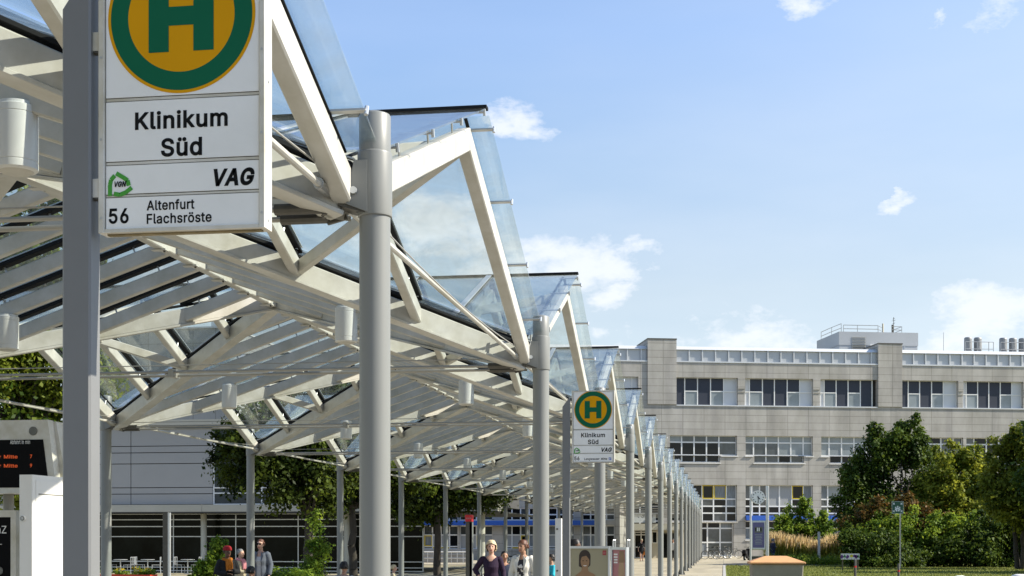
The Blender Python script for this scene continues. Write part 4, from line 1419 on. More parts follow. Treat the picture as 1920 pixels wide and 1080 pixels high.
# second row
for i, (a, b, low) in enumerate(row2):
    la, lb = low
    if i < 2:
        us = [a] + [a + (lb - a) * k / 4 for k in (1, 2, 3)] + [lb, b]
        up, mid, lo_ = ['mmmmm', 'lmmmm'][i == 1], 'ddddm', 'dddd '
    else:
        us = [a, la] + [la + (lb - la) * k / 4 for k in (1, 2, 3)] + [lb, b]
        up, mid, lo_ = ['llllll', 'llllll', 'wlwdmm', 'mddddd', 'dddddd'][min(i - 2, 4)], ['dmmlll', 'llllll', 'llldmm', 'mddddd', 'dddddd'][min(i - 2, 4)], ' dddd '
    window(hosp, us, [ZB[3], ZB[2], ZB[1], ZB[0]], [up, mid, lo_], .30, .13, .14)
    m = MB()
    m.box(la - .12, lb + .12, -.10, .3, ZB[3] - .14, ZB[3] - .075, 'window_frame')
    if i < 2:
        m.box(lb + .13, b + .1, -.10, .3, ZB[2] - .15, ZB[2] - .08, 'window_frame')
    else:
        m.box(a - .1, la - .13, -.10, .3, ZB[2] - .15, ZB[2] - .08, 'window_frame')
        m.box(lb + .13, b + .1, -.10, .3, ZB[2] - .15, ZB[2] - .08, 'window_frame')
    m.build('sill', hosp)

# lower rows
CELLS = [['dddddd'] * 6,
         ['dcdyYc', 'dmlmdc', 'dddddd', 'dddddd'],
         ['mlmbbyc', 'ddmbbdd', 'dddddddm', 'ddddddd', 'ddddddd', 'cddmmdd'],
         ['clyddd', 'dmcddd', 'dddddd', 'dddddd', 'dddddd', 'cYcYcc'],
         ['ddmmdd', 'dddddd', 'dddddd', 'dddddd', 'dddddd', 'dddddd'],
         ['mmdydd', 'dddddd', 'dddddd', 'dddddd', 'dddddd', 'dcccdd'],
         ['dddddd'] * 6]
for i, (a, b) in enumerate(row3):
    if i == 1:
        us = [a + (b - a) * k for k in (0, .12, .30, .49, .66, .85, 1)]
        window(hosp, us, [Zm(977.5), ZC[3], ZC[2], ZC[1], ZC[0]], CELLS[1], .30, .13, .14)
        m = MB()
        m.box(a, b + .1, -.08, .3, Zm(979.5) + .003, Zm(977.5) - .07, 'window_frame')
        m.build('sill', hosp)
        b2 = b - .35
        us = [a + (b2 - a) * k for k in (0, .2, .48, .60, .80, 1)]
        window(hosp, us, [.06, Zm(1017), Zm(990.5), Zm(979.5)], ['ddddd', 'dddmm', 'dmddm'], .30, .13, .14)
        continue
    n = 7 if i == 2 else 6
    ks = [0, .11, .33, .51, .69, .86, 1] if n == 6 else [0, .11, .22, .335, .515, .70, .87, 1]
    us = [a + (b - a) * k for k in ks]
    cells = [(c + 'dddddd')[:n] for c in CELLS[i]]
    window(hosp, us, sorted(ZC), cells, .30, .13, .14)
    m = MB()
    m.box(a - .05, b + .05, -.08, .3, ZC[6] - .14, ZC[6] - .075, 'window_frame')
    m.build('sill', hosp)
    if 2 <= i <= 5:
        m = MB()
        z0, z1 = Zm(975.5), Zm(967.5)
        m.prism([(a - .02, -.38, z0), (a - .02, -.30, z1), (a - .02, .25, z1 + .06), (a - .02, .25, z0 + .04)], (b - a + .04, 0, 0), 'blue_band')
        m.build('blue_awning', hosp)

# roof plant room with railings
u0, u1 = U(1607), U(1766)
zr0, zr1 = Z_ATT1 - .3, ZH(620, 142)
m = MB()
m.box(u0 + .35, u1, 6.0, 12.8, zr0, zr1, 'plant_room')
prm = m.build('plant_room', hosp)
m = MB()
m.box(u0 + .30, u1 + .05, 5.95, 12.85, zr1 - 1.35, zr1 + .02, 'plant_room')
m.build('fascia', prm)
m = MB()
for k in range(1, 6):
    x = u0 + .35 + (u1 - u0 - .35) * k / 6
    m.box(x - .03, x + .03, 5.97, 5.999, zr0, zr1 - 1.36, 'metal_attic')
m.build('panel_joint', prm)
m = MB()
a = u0 + (u1 - u0) * .19
for k in range(11):
    z = zr0 + .7 + k * .16
    m.prism([(a, 5.995, z), (a, 5.90, z - .02), (a, 5.995, z + .09)], (1.5, 0, 0), 'grey_paint')
m.build('louvre', prm)
m = MB()
a = u0 + (u1 - u0) * .40
m.box(a, a + .95, 5.35, 5.94, zr0 + .3, zr0 + 1.35, 'white_panel')
for k in range(3):
    m.box(a - .12, a + 1.02, 5.25, 5.348, zr0 + .55 + k * .38, zr0 + .78 + k * .38, 'window_frame')
m.build('vent_hood', prm)


def railing(pts, h, name='railing', parent=prm, mat='steel', r=.035):
    q = MB()
    for p in pts:
        q.tube(p, (p[0], p[1], p[2] + h), r, mat, 6)
    for hh in (h, h * .5):
        for p0, p1 in zip(pts[:-1], pts[1:]):
            q.tube((p0[0], p0[1], p0[2] + hh), (p1[0], p1[1], p1[2] + hh), r, mat, 6)
    return q.build(name, parent)


railing([(u0 + .6, 12.3, zr1), (u0 + .6, 9, zr1), (u0 + .7, 6.4, zr1)], .9)
railing([(u0 + .9, 6.3, zr1), (u0 + 2.4, 6.3, zr1), (u0 + 4.6, 6.3, zr1), (u0 + 5.7, 7.8, zr1)], .75)
railing([(u0 + 6.1, 6.4, zr1), (u0 + 7.2, 6.4, zr1), (u0 + 7.2, 9, zr1)], .7)
m = MB()
m.tube((u0 + 5.2, 6.5, zr1), (u0 + 5.2, 6.5, zr1 + 1.0), .085, 'beige_wall', 10)
m.build('flue', prm)
m = MB()
x = u0 + 6.4
m.tube((x, 6.6, zr1), (x, 6.6, zr1 + 1.7), .03, 'dark_steel', 6)
for z, w in ((1.0, .3), (1.3, .4), (1.5, .25)):
    m.tube((x - w / 2, 6.6, zr1 + z), (x + w / 2, 6.6, zr1 + z + .1), .02, 'dark_steel', 5)
m.tube((x - .12, 6.6, zr1), (x - .12, 6.6, zr1 + .9), .12, 'dark_steel', 8)
m.build('antenna', prm)
for k, (px, w) in enumerate(((1872, 3.0), (1938, 2.8))):
    a = U(px) - w / 2
    z = Z_ATT1
    h = 1.95
    for j in range(2 if k == 0 else 3):
        m = MB()
        cx = a + .45 + j * 1.05
        m.lathe([(.40, .28), (.40, h - .1), (.36, h), (.30, h + .04), (.05, h + .05)], 'fan_grey', 20, (cx, 4.6, z))
        m.box(cx - .35, cx + .35, 4.3, 4.9, z, z + .28, 'dark_steel')
        m.build('roof_fan', hosp)
    railing([(a - .1, 4.0, z), (a + 1.2, 4.0, z), (a + 2.4, 4.0, z), (a + 2.9, 4.0, z)], 1.45, 'service_frame', hosp)
m = MB()
m.tube((U(1793), 3, Z_ATT1), (U(1793), 3, Z_ATT1 + 2.2), .025, 'steel', 6)
m.build('lightning_rod', hosp)

# --- left wing of the hospital with blue awning, seen below the canopy
FL = Facade(960, 113, -.1525)
wing = thing('hospital_wing', 'low hospital wing with blue awning, yellow sashes and white window bars behind the canopy', 'building', (FL.o.x, FL.o.y, 0), FL.yaw)
zl = lambda py: ZH(py, 113)
UW0, UW1 = FL.u(640), FL.u(1162)
hl, edges = [], [650, 720, 793, 857, 924, 943, 1010, 1078, 1092, 1150]
segs = [(650, 715), (722, 786), (794, 858), (862, 923), (943, 1008), (1012, 1076), (1092, 1152)]
for p0, p1 in segs:
    hl.append((FL.u(p0), FL.u(p1), .9, zl(985)))
    hl.append((FL.u(p0), FL.u(p1), zl(975.5), zl(952)))
ob('wall', wall_mesh('wall', UW0, UW1, 0, zl(860), hl, .3, 'stone_cladding', back=10), wing)
rng = random.Random(5)
for k, (p0, p1) in enumerate(segs):
    a, b = FL.u(p0), FL.u(p1)
    us = [a + (b - a) * t for t in (0, .25, .5, .75, 1)]
    c2 = [['lcbb', 'ybby', 'Ybbd', 'bbYb', 'bbyc', 'Ybcd', 'ccdd'][k], 'mmdd', ['ydcb', 'cbYd', 'dYyd', 'bbbb', 'dybb', 'Ydcc', 'ccdd'][k]]
    window(wing, us, [.92, zl(1025), zl(1003), zl(986)], ['mdmm', c2[0], c2[2]], .2, .10, .12)
    window(wing, us, [zl(975), zl(965), zl(953)], ['ddmd', 'dddm'], .2, .10, .12)
m = MB()
m.prism([(UW0, -.9, zl(985)), (UW0, -.86, zl(977)), (UW0, -.02, zl(976)), (UW0, -.02, zl(984))], (UW1 - UW0 - 1.5, 0, 0), 'blue_band')
m.build('blue_awning', wing)

# --- pavilion with silver upper storey and dark glass below
ZP = 74
FP = Facade(500, ZP, -.1525)
pav = thing('pavilion_building', 'two storey pavilion with silver panels above a dark glazed ground floor', 'building', (FP.o.x, FP.o.y, 0), FP.yaw)
up = FP.u
zp = lambda py: ZH(py, ZP)
m = MB()
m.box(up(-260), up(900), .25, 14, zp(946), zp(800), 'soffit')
m.build('core', pav)
pl = [-260, -60, 110, 244, 398]
zrow = [945.5, 925, 913, 867.5, 846.5, 834, 800]
m = MB()
for i in range(len(pl) - 1):
    for j in range(len(zrow) - 1):
        m.box(up(pl[i]) + .02, up(pl[i + 1]) - .02, .10, .249, zp(zrow[j]) + .02, zp(zrow[j + 1]) - .02, 'silver_panel')
m.build('panel_cladding', pav)
us = [up(399 + 90 * k) for k in range(6)]
window(pav, us, [zp(945), zp(924), zp(914), zp(848), zp(834), zp(801)], ['K' * 5, 'K' * 5, 'K' * 5, 'K' * 5, 'K' * 5], .14, .06, .10, 'ribbon_window')
m = MB()
m.box(up(-262), up(902), -.12, 14.1, zp(795), zp(785), 'cream_slab')
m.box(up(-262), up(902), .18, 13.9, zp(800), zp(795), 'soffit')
m.build('roof_edge', pav)
m = MB()
m.box(up(-262), up(404), -2.0, .26, zp(960.5), zp(947.5), 'cream_slab')
m.box(up(404) + .02, up(700), -2.0, .26, zp(960.5), zp(947.5), 'cream_slab')
m.box(up(700) + .02, up(945), -2.0, .26, zp(960.5), zp(947.5), 'cream_slab')
m.build('canopy_slab', pav)
m = MB()
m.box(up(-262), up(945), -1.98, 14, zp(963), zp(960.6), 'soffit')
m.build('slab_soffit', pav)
us = [up(-260 + 117 * k) for k in range(10)]
window(pav, us, [.05, zp(1064), zp(1053), zp(1006), zp(987), zp(974), zp(963.5)], ['k' * 9] * 6, .0, .05, .10, 'ground_glazing', 'alu')
for px in (150, 395, 660, 910):
    m = MB()
    c = up(px)
    m.lathe([(.16, 0), (.16, zp(964)), (.15, zp(963.2))], 'round_column', 24, (c, -1.0, 0))
    m.build('pillar', pav, smooth=40)

# --- tall tiled wing behind the pavilion
FT = Facade(320, 112, -.1525)
tw = thing('tiled_building', 'tall plain grey tiled building rising behind the silver pavilion', 'building', (FT.o.x, FT.o.y, 0), FT.yaw)
m = MB()
m.box(FT.u(130), FT.u(432), 0, 18, 0, ZH(617, 112), 'grey_tiles')
m.build('wall', tw)
m = MB()
m.box(FT.u(130) - .1, FT.u(432) + .1, -.1, 18.1, ZH(617, 112), ZH(614, 112), 'metal_rib')
m.build('coping', tw)
m = MB()
for px in (384, 391):
    m.lathe([(.22, 0), (.22, 1.2), (.28, 1.25), (.28, 1.5), (.02, 1.6)], 'alu', 14, (FT.u(px), 2, ZH(614, 112)))
m.build('chimney', tw)

# --- the entrance porch at the end of the canopy
FE = Facade(1200, 124, .114)
por = thing('entrance_porch', 'pale entrance porch with a lettered sign board at the end of the canopy', 'porch', (FE.o.x, FE.o.y, 0), FE.yaw)
ze = lambda py: ZH(py, 124)
m = MB()
m.box(FE.u(1152), FE.u(1290), 1.0, 9, 0, ze(994), 'beige_wall')
m.build('wall', por)
m = MB()
m.box(FE.u(1146), FE.u(1292), -1.2, 9, ze(994), ze(982), 'cream_slab')
m.build('canopy_slab', por)
sb = MB()
sb.box(FE.u(1150), FE.u(1228), -.4, -.25, ze(980), ze(962), 'white_panel')
sbo = sb.build('sign_board', por)
put_text('← Herz-       E-Zentrum', 'black', sbo, FE.u(1156), -.402, ze(970.5), width=FE.u(1222) - FE.u(1156), height=.30)
us = [FE.u(p) for p in (1182, 1194, 1206, 1216)]
window(por, us, [.03, 1.0, 2.1, 2.5, ze(998)], ['ddd'] * 4, .9, .10, .12, 'glass_door')
us = [FE.u(p) for p in (1227, 1236)]
window(por, us, [ze(1018), ze(997)], ['d'], .9, .08, .12)
us = [FE.u(p) for p in (1245, 1256, 1266, 1276)]
window(por, us, [.03, 2.2, ze(1000)], ['ddd'] * 2, .9, .06, .12, 'glass_door', 'dark_steel')
us = [FE.u(p) for p in (1160, 1170)]
window(por, us, [.5, 2.2, ze(998)], ['d'] * 2, .9, .08, .12)
# ------------------------------------------------------------------ trees, shrubs, plants
leaf_mat('leaf_plane', (.030, .060, .006), (.20, .24, .026), .42)
leaf_mat('leaf_shade', (.007, .016, .003), (.085, .12, .013), .38)  # shade on the court trees put into a darker leaf colour
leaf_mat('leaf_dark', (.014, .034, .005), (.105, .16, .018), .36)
leaf_mat('leaf_mid', (.045, .075, .008), (.22, .24, .025), .44)
leaf_mat('leaf_light', (.07, .105, .008), (.25, .275, .03), .44)
leaf_mat('leaf_red', (.022, .044, .006), (.17, .085, .018), .35)
leaf_mat('leaf_bright', (.05, .11, .010), (.22, .30, .03), .42)
leaf_mat('reed', (.16, .19, .02), (.34, .33, .07), .4)
leaf_mat('plume', (.40, .31, .13), (.62, .50, .27), .3)
leaf_mat('flower_yellow', (.5, .36, .02), (.7, .5, .05), .2)
M('bark', (.055, .045, .035), .95, var=.35, scale=6, bump=.5, stretch=(1, 1, .3))
M('bark_light', (.10, .085, .065), .95, var=.3, scale=6, bump=.5, stretch=(1, 1, .3))


def leaves(name, cl, rad, per, size, mat, seed, flat=.6, long=1.7):
    """cl: shoot centres (n, 3); every shoot an uneven spray of leaf-shaped faces, drawn out upwards and outwards"""
    rng = np.random.default_rng(seed)
    n = len(cl)
    rad = np.broadcast_to(np.asarray(rad, float), (n,))
    N_ = n * per
    mid = cl.mean(0)
    e = (cl - mid) / (np.linalg.norm(cl - mid, axis=1)[:, None] + .05) + rng.normal(size=(n, 3)) * .55 + np.array([0, 0, .55])
    e /= np.linalg.norm(e, axis=1)[:, None]
    e = np.repeat(e, per, 0)
    d = rng.normal(size=(N_, 3)) * np.array([1, 1, flat + .2])
    d *= (.42 + .25 * rng.random(N_))[:, None]
    al = (d * e).sum(1)
    q = d + e * (al * (long - 1))[:, None] - e * (np.abs(al) * .0)[:, None]
    # sprays thin out towards the tip
    q *= (1 - .25 * np.clip(al, 0, 1.2))[:, None]
    p = np.repeat(cl, per, 0) + q * np.repeat(rad, per)[:, None]
    nrm = d * .8 + rng.normal(size=(N_, 3)) * .5 + np.array([0, 0, .45])
    nrm /= np.linalg.norm(nrm, axis=1)[:, None]
    a = np.cross(nrm, rng.normal(size=(N_, 3)))
    a /= np.linalg.norm(a, axis=1)[:, None] + 1e-9
    b = np.cross(nrm, a)
    L_ = size * rng.uniform(.55, 1.35, N_)[:, None]
    Wd = L_ * rng.uniform(.5, .75, N_)[:, None]
    co = np.stack([p - a * L_ * .5, p + b * Wd * .5 - nrm * L_ * .08, p + a * L_ * .5, p - b * Wd * .5 - nrm * L_ * .08], 1)
    # leaves towards a shoot's tip get a paler tint
    tint = np.clip(np.repeat(rng.normal(.38, .20, n), per) + rng.normal(0, .17, N_) + .16 * np.clip(al * 1.5, -1, 1.2), 0, 1)
    return tri_mesh(name, co, mat, tint)


def clumps(blobs, n, seed, hollow=.55):
    """blobs: (cx, cy, cz, rx, ry, rz) lumps that make up a crown; centres spread towards their outsides"""
    rng = np.random.default_rng(seed)
    vol = np.array([b[3] * b[4] * b[5] for b in blobs]) ** .7
    pick = rng.choice(len(blobs), n, p=vol / vol.sum())
    B = np.array(blobs)[pick]
    d = rng.normal(size=(n, 3))
    d /= np.linalg.norm(d, axis=1)[:, None]
    r = hollow + (1 - hollow) * rng.random(n) ** .6
    return B[:, :3] + d * B[:, 3:] * r[:, None]


def limb(m, p, q, r0, r1, mat, rng, n=5, wob=.06):
    p, q = Vector(p), Vector(q)
    Ln = (q - p).length
    pts = [p.lerp(q, i / n) + (Vector((rng.uniform(-1, 1), rng.uniform(-1, 1), rng.uniform(-.4, .8))) * wob * Ln * math.sin(math.pi * i / n)) for i in range(n + 1)]
    for i in range(n):
        m.tube(pts[i], pts[i + 1], r0 + (r1 - r0) * i / n, mat, 8, r0 + (r1 - r0) * (i + 1) / n, False)


def tree(name, label, cat, px, Z, blobs, mat, seed, n=150, per=80, size=.2, cr=.75, trunk=.16, stems=1, fork=None, group=None, bark='bark', hollow=.5, zfirst=None):
    """blobs in photo terms: (px, py, half width px, half height px) at depth Z"""
    o = GP(px, Z)
    t = thing(name, label, cat, (o.x, o.y, 0), 0, group)
    k = Z / F
    rng = random.Random(seed)
    bl = []
    for b in blobs:
        c = PW(b[0], b[1], Z) - o
        rx = b[2] * k
        dy = b[4] if len(b) > 4 else rng.uniform(-.35, .35) * rx
        bl.append((c.x + AXIS.x * dy, c.y + AXIS.y * dy, c.z, rx, rx * .85, b[3] * k))
    cl = clumps(bl, n, seed, hollow)
    cl = cl[cl[:, 2] > cr * .3]
    g = np.random.default_rng(seed)
    radii = cr * g.uniform(.45, 1.15, len(cl))
    # thin shoots that stick out of the crown
    tips = cl[g.choice(len(cl), len(cl) // 3)]
    tips = tips + (tips - tips.mean(0)) / (np.linalg.norm(tips - tips.mean(0), axis=1)[:, None] + .01) * cr * g.uniform(.25, .75, (len(tips), 1)) + np.array([0, 0, cr * .3])
    tips = tips[tips[:, 2] > .3]
    cl = np.concatenate([cl, tips])
    radii = np.concatenate([radii, cr * g.uniform(.30, .55, len(tips))])
    ob('crown', leaves('crown', cl, radii, per, size, mat, seed), t)
    m = MB()
    zf = fork if fork is not None else max(.4, min(b[2] - b[5] * .6 for b in bl))
    for s in range(stems):
        a = s * 2.4
        base = Vector((math.cos(a), math.sin(a), 0)) * (.25 * (stems > 1))
        top = base * 1.6 + Vector((rng.uniform(-.1, .1), rng.uniform(-.1, .1), zf))
        limb(m, base, top, trunk * 1.15, trunk * .8, bark, rng, 6, .02)
        for c in rng.sample(list(range(len(cl))), min(len(cl), 16 // stems + 4)):
            q = Vector(cl[c])
            mid = top.lerp(q, .35) + Vector((0, 0, .12 * (q - top).length))
            limb(m, top, mid, trunk * .45, trunk * .25, bark, rng, 3, .05)
            limb(m, mid, q, trunk * .25, trunk * .06, bark, rng, 4, .08)
    m.build('trunk', t, smooth=60)
    return t


# trees in the court between the canopy and the pavilion
GC = 'trees in the court behind the canopy'
tree('leafy_tree', 'tall leafy tree at the far left behind the departure board', 'tree', 45, 40,
     [(40, 470, 150, 110), (-40, 600, 150, 130), (90, 690, 120, 90), (-30, 760, 150, 110), (150, 730, 62, 55), (60, 870, 70, 60), (10, 935, 50, 28), (-120, 480, 130, 120)],
     'leaf_plane', 11, 330, 130, .17, .62, .22, group=GC)
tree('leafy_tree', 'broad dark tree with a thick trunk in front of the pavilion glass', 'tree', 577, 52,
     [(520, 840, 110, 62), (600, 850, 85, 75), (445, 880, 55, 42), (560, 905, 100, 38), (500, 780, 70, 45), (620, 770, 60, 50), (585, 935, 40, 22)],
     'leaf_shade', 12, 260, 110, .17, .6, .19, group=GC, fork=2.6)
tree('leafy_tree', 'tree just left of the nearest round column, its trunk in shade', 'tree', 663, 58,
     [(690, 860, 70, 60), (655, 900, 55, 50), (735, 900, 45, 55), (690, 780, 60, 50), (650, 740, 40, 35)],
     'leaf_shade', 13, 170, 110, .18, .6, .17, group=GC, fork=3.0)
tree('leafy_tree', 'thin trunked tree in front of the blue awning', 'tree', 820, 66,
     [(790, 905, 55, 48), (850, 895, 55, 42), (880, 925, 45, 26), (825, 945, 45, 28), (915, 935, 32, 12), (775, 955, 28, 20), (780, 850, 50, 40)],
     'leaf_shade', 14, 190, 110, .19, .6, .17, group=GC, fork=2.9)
# young climbers and bushes by the pavilion
tree('climbing_bush', 'narrow bright bush climbing beside the thick tree trunk', 'bush', 592, 47, [(590, 1045, 13, 40), (605, 1025, 10, 28), (594, 985, 9, 14), (585, 1075, 18, 22)],
     'leaf_bright', 21, 46, 60, .10, .26, .03, 2)
tree('climbing_bush', 'small bush left of the person with the red hat', 'bush', 392, 34, [(398, 1045, 12, 22), (384, 1065, 20, 22), (408, 1030, 8, 14), (376, 1085, 26, 20)],
     'leaf_bright', 22, 40, 60, .09, .2, .025, 2)

hedge_me = None


def hedge(name, label, p0, p1, Z, top, mat, seed, n=40, size=.08, cat='hedge'):
    o = GP((p0 + p1) / 2, Z)
    t = thing(name, label, cat, (o.x, o.y, 0))
    k = Z / F
    hw = (p1 - p0) / 2 * k
    h = ZH(top, Z)
    rng = np.random.default_rng(seed)
    cl = np.stack([rng.uniform(-hw, hw, n), rng.uniform(-.3, .3, n), rng.uniform(.15, h - .12, n)], 1)
    cl[:n // 2, 2] = h - .15
    ob('foliage', leaves('foliage', cl, .24, 90, size, mat, seed), t)
    m = MB()
    r2 = random.Random(seed)
    for i in range(int(hw * 5) + 2):
        x = -hw + 2 * hw * (i + .5) / (int(hw * 5) + 2)
        limb(m, (x, 0, 0), (x + r2.uniform(-.1, .1), r2.uniform(-.1, .1), h * .8), .02, .008, 'bark', r2, 3)
    m.build('stem', t)
    return t


hedge('hedge', 'low green hedge between the standing woman and the seated man', 497, 572, 38, 1074, 'leaf_bright', 31, 60, .09)

# the planting on the right
GR = 'trees and bushes on the lawn'
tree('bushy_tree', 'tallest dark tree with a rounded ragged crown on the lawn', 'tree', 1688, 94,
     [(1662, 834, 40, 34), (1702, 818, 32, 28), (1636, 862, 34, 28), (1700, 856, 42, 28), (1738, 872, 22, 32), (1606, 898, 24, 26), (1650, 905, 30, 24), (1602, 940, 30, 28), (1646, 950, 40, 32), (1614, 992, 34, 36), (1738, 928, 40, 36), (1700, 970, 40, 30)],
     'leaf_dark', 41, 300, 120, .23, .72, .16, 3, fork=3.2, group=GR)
tree('bushy_tree', 'yellow green pointed tree right of the tallest dark tree', 'tree', 1790, 91,
     [(1795, 850, 18, 28), (1780, 890, 42, 42), (1825, 870, 26, 36), (1800, 940, 62, 50), (1760, 930, 38, 50), (1840, 900, 30, 40), (1815, 985, 60, 45)],
     'leaf_light', 42, 230, 110, .22, .62, .12, 3, fork=2.6, group=GR)
tree('bushy_tree', 'large green tree at the right edge with russet leaves', 'tree', 1915, 79,
     [(1908, 835, 22, 26), (1890, 880, 40, 44), (1930, 860, 50, 60), (1880, 930, 50, 50), (1940, 940, 60, 60), (1985, 850, 60, 80)],
     'leaf_mid', 43, 250, 110, .22, .68, .14, 3, fork=2.6, group=GR)
tree('bushy_tree', 'dark tree beyond the right edge reaching above its neighbours', 'tree', 1990, 71,
     [(1956, 812, 36, 30), (2020, 815, 76, 60), (2010, 900, 90, 90), (2100, 850, 90, 100), (2080, 960, 100, 80)],
     'leaf_dark', 44, 260, 95, .27, .85, .16, 3, fork=2.8, group=GR)
tree('bush', 'russet tinted bush behind the green assembly point sign', 'bush', 1640, 89,
     [(1640, 965, 46, 24), (1690, 955, 34, 30), (1730, 985, 40, 34), (1610, 985, 30, 22)], 'leaf_red', 45, 95, 80, .20, .5, .05, 4, fork=1.2, group=GR)
tree('bush', 'bright green bush in front of the russet bush', 'bush', 1715, 87,
     [(1660, 1005, 46, 34), (1720, 1000, 50, 36), (1780, 1005, 50, 36), (1690, 1035, 60, 26), (1830, 1000, 40, 40)], 'leaf_bright', 46, 190, 85, .19, .55, .05, 5, fork=.9, group=GR)
tree('bush', 'dark low bush at the left foot of the trees', 'bush', 1618, 85,
     [(1605, 1015, 24, 30), (1640, 1030, 44, 32), (1690, 1045, 40, 22), (1660, 1054, 60, 12)], 'leaf_dark', 47, 170, 85, .19, .5, .05, 4, fork=.9, group=GR)
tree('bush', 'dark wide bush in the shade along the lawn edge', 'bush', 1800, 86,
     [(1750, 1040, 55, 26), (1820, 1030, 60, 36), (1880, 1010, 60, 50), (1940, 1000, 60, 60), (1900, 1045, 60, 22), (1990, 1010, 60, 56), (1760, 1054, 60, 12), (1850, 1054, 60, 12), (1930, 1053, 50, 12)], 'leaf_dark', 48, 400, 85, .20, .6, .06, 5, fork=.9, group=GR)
# trees outside the frame to the right, whose shade falls on the planting
tree('shade_tree', 'broad tree on the lawn to the right of the picture, shading the bushes', 'tree', 2170, 72,
     [(2150, 950, 90, 70), (2230, 930, 100, 80), (2130, 1000, 90, 50)], 'leaf_mid', 49, 200, 90, .34, 1.1, .2, 2, fork=3, group=GR)

# small trees behind the ornamental grass
for i, (px, lab, bl, sd) in enumerate(((1478, 'left small pointed tree behind the tall ornamental grass', [(1470, 985, 14, 26), (1480, 965, 9, 18), (1462, 1005, 20, 18)], 51),
                                       (1510, 'middle and tallest small tree behind the ornamental grass', [(1505, 970, 13, 28), (1512, 950, 8, 14), (1500, 1000, 22, 18)], 52),
                                       (1538, 'right small tree behind the ornamental grass, by the stone pier', [(1532, 980, 15, 22), (1540, 965, 8, 12), (1545, 995, 18, 20), (1520, 1000, 18, 14)], 53))):
    tree('small_tree', lab, 'tree', px, 104, bl, 'leaf_bright', sd, 44, 64, .20, .42, .05, 2, fork=1.4, group='small trees by the facade')


def ornamental_grass(px0, px1, Z, top, n, seed):
    rng = np.random.default_rng(seed)
    o = GP((px0 + px1) / 2, Z)
    t = ob('ornamental_grass', None, None, (o.x, o.y, 0))
    t['kind'] = 'stuff'
    t['label'] = 'tall ornamental grass with golden plumes along the facade'
    k = Z / F
    hw = (px1 - px0) / 2 * k
    H_ = ZH(top, Z)
    tuft = rng.uniform(-hw, hw, (60, 1))
    ti = rng.integers(0, 60, n)
    x = tuft[ti, 0] + rng.normal(0, .22, n)
    y = rng.uniform(-1.1, 1.1, n)
    hf = 1 - .16 * np.clip(np.sin(x * 1.3 + 1) + .6 * np.sin(x * 3.1), -1, 1)
    for nm, mat, z0, z1, w, sel in (('blade', 'reed', 0, .72, .035, slice(0, n)), ('plume', 'plume', .55, 1.0, .055, slice(0, n // 4))):
        xs, ys, h = x[sel], y[sel], (H_ * hf * rng.uniform(.80, 1.04, n))[sel]
        m_ = len(xs)
        lean = rng.normal(0, .14, (m_, 2))
        a = rng.uniform(0, 6.28, m_)
        P = lambda f: np.stack([xs + lean[:, 0] * f * f * h, ys + lean[:, 1] * f * f * h, f * h], 1)
        wv = np.stack([np.cos(a), np.sin(a), a * 0], 1) * w
        b, c, e = P(z0), P((z0 + z1) / 2), P(z1)
        co = np.stack([b - wv * .4, c - wv, e, c + wv * .9], 1)
        tint = np.clip(rng.normal(.5, .25, m_), 0, 1)
        ob(nm, tri_mesh(nm, co, mat, tint), t)
    return t


ornamental_grass(1446, 1592, 98, 1004, 9000, 61)
lowg = GP(1520, 94)
ob_ = ob('ground_cover', leaves('ground_cover', np.stack([np.random.default_rng(5).uniform(-3.0, 3.4, 110), np.random.default_rng(6).uniform(-1.2, 1.2, 110), np.full(110, .25)], 1), .42, 60, .14, 'leaf_bright', 62), None, (lowg.x, lowg.y, 0))
ob_['kind'] = 'stuff'
ob_['label'] = 'low green ground cover below the ornamental grass'
sheet('planting_bed', [(GP(1443, 93).x, GP(1443, 93).y), (GP(1620, 93).x, GP(1620, 93).y), (GP(1620, 108).x, GP(1620, 108).y), (GP(1443, 108).x, GP(1443, 108).y)], .018, 'soil')
# ------------------------------------------------------------------ people
for nm, c, r in (('skin_fair', (.50, .30, .22), .5), ('skin_tan', (.36, .20, .13), .5), ('skin_dark', (.12, .065, .04), .5), ('hair_blond', (.50, .41, .26), .6),
                 ('hair_brown', (.10, .04, .022), .5), ('hair_black', (.012, .01, .009), .45), ('hair_grey', (.16, .16, .16), .6),
                 ('cloth_purple', (.022, .010, .030), .85), ('cloth_white', (.62, .60, .55), .8), ('cloth_dark', (.012, .012, .014), .85), ('cloth_grey', (.26, .27, .29), .85),
                 ('cloth_cardigan', (.13, .14, .17), .9), ('cloth_pale', (.46, .46, .48), .85), ('cloth_red', (.30, .012, .016), .8), ('cloth_orange', (.42, .13, .012), .85), ('cloth_pink', (.55, .22, .24), .85),
                 ('cloth_navy', (.02, .025, .05), .85), ('cloth_denim', (.05, .07, .12), .85), ('cloth_beige', (.45, .38, .26), .85), ('cloth_cyan', (.02, .38, .50), .7), ('shoe', (.02, .018, .016), .5), ('lips', (.33, .09, .08), .5), ('eye', (.02, .015, .012), .2)):
    M(nm, c, r, var=.12 if 'cloth' in nm else .05, scale=9, bump=.15 if 'cloth' in nm else 0, spec=.3)


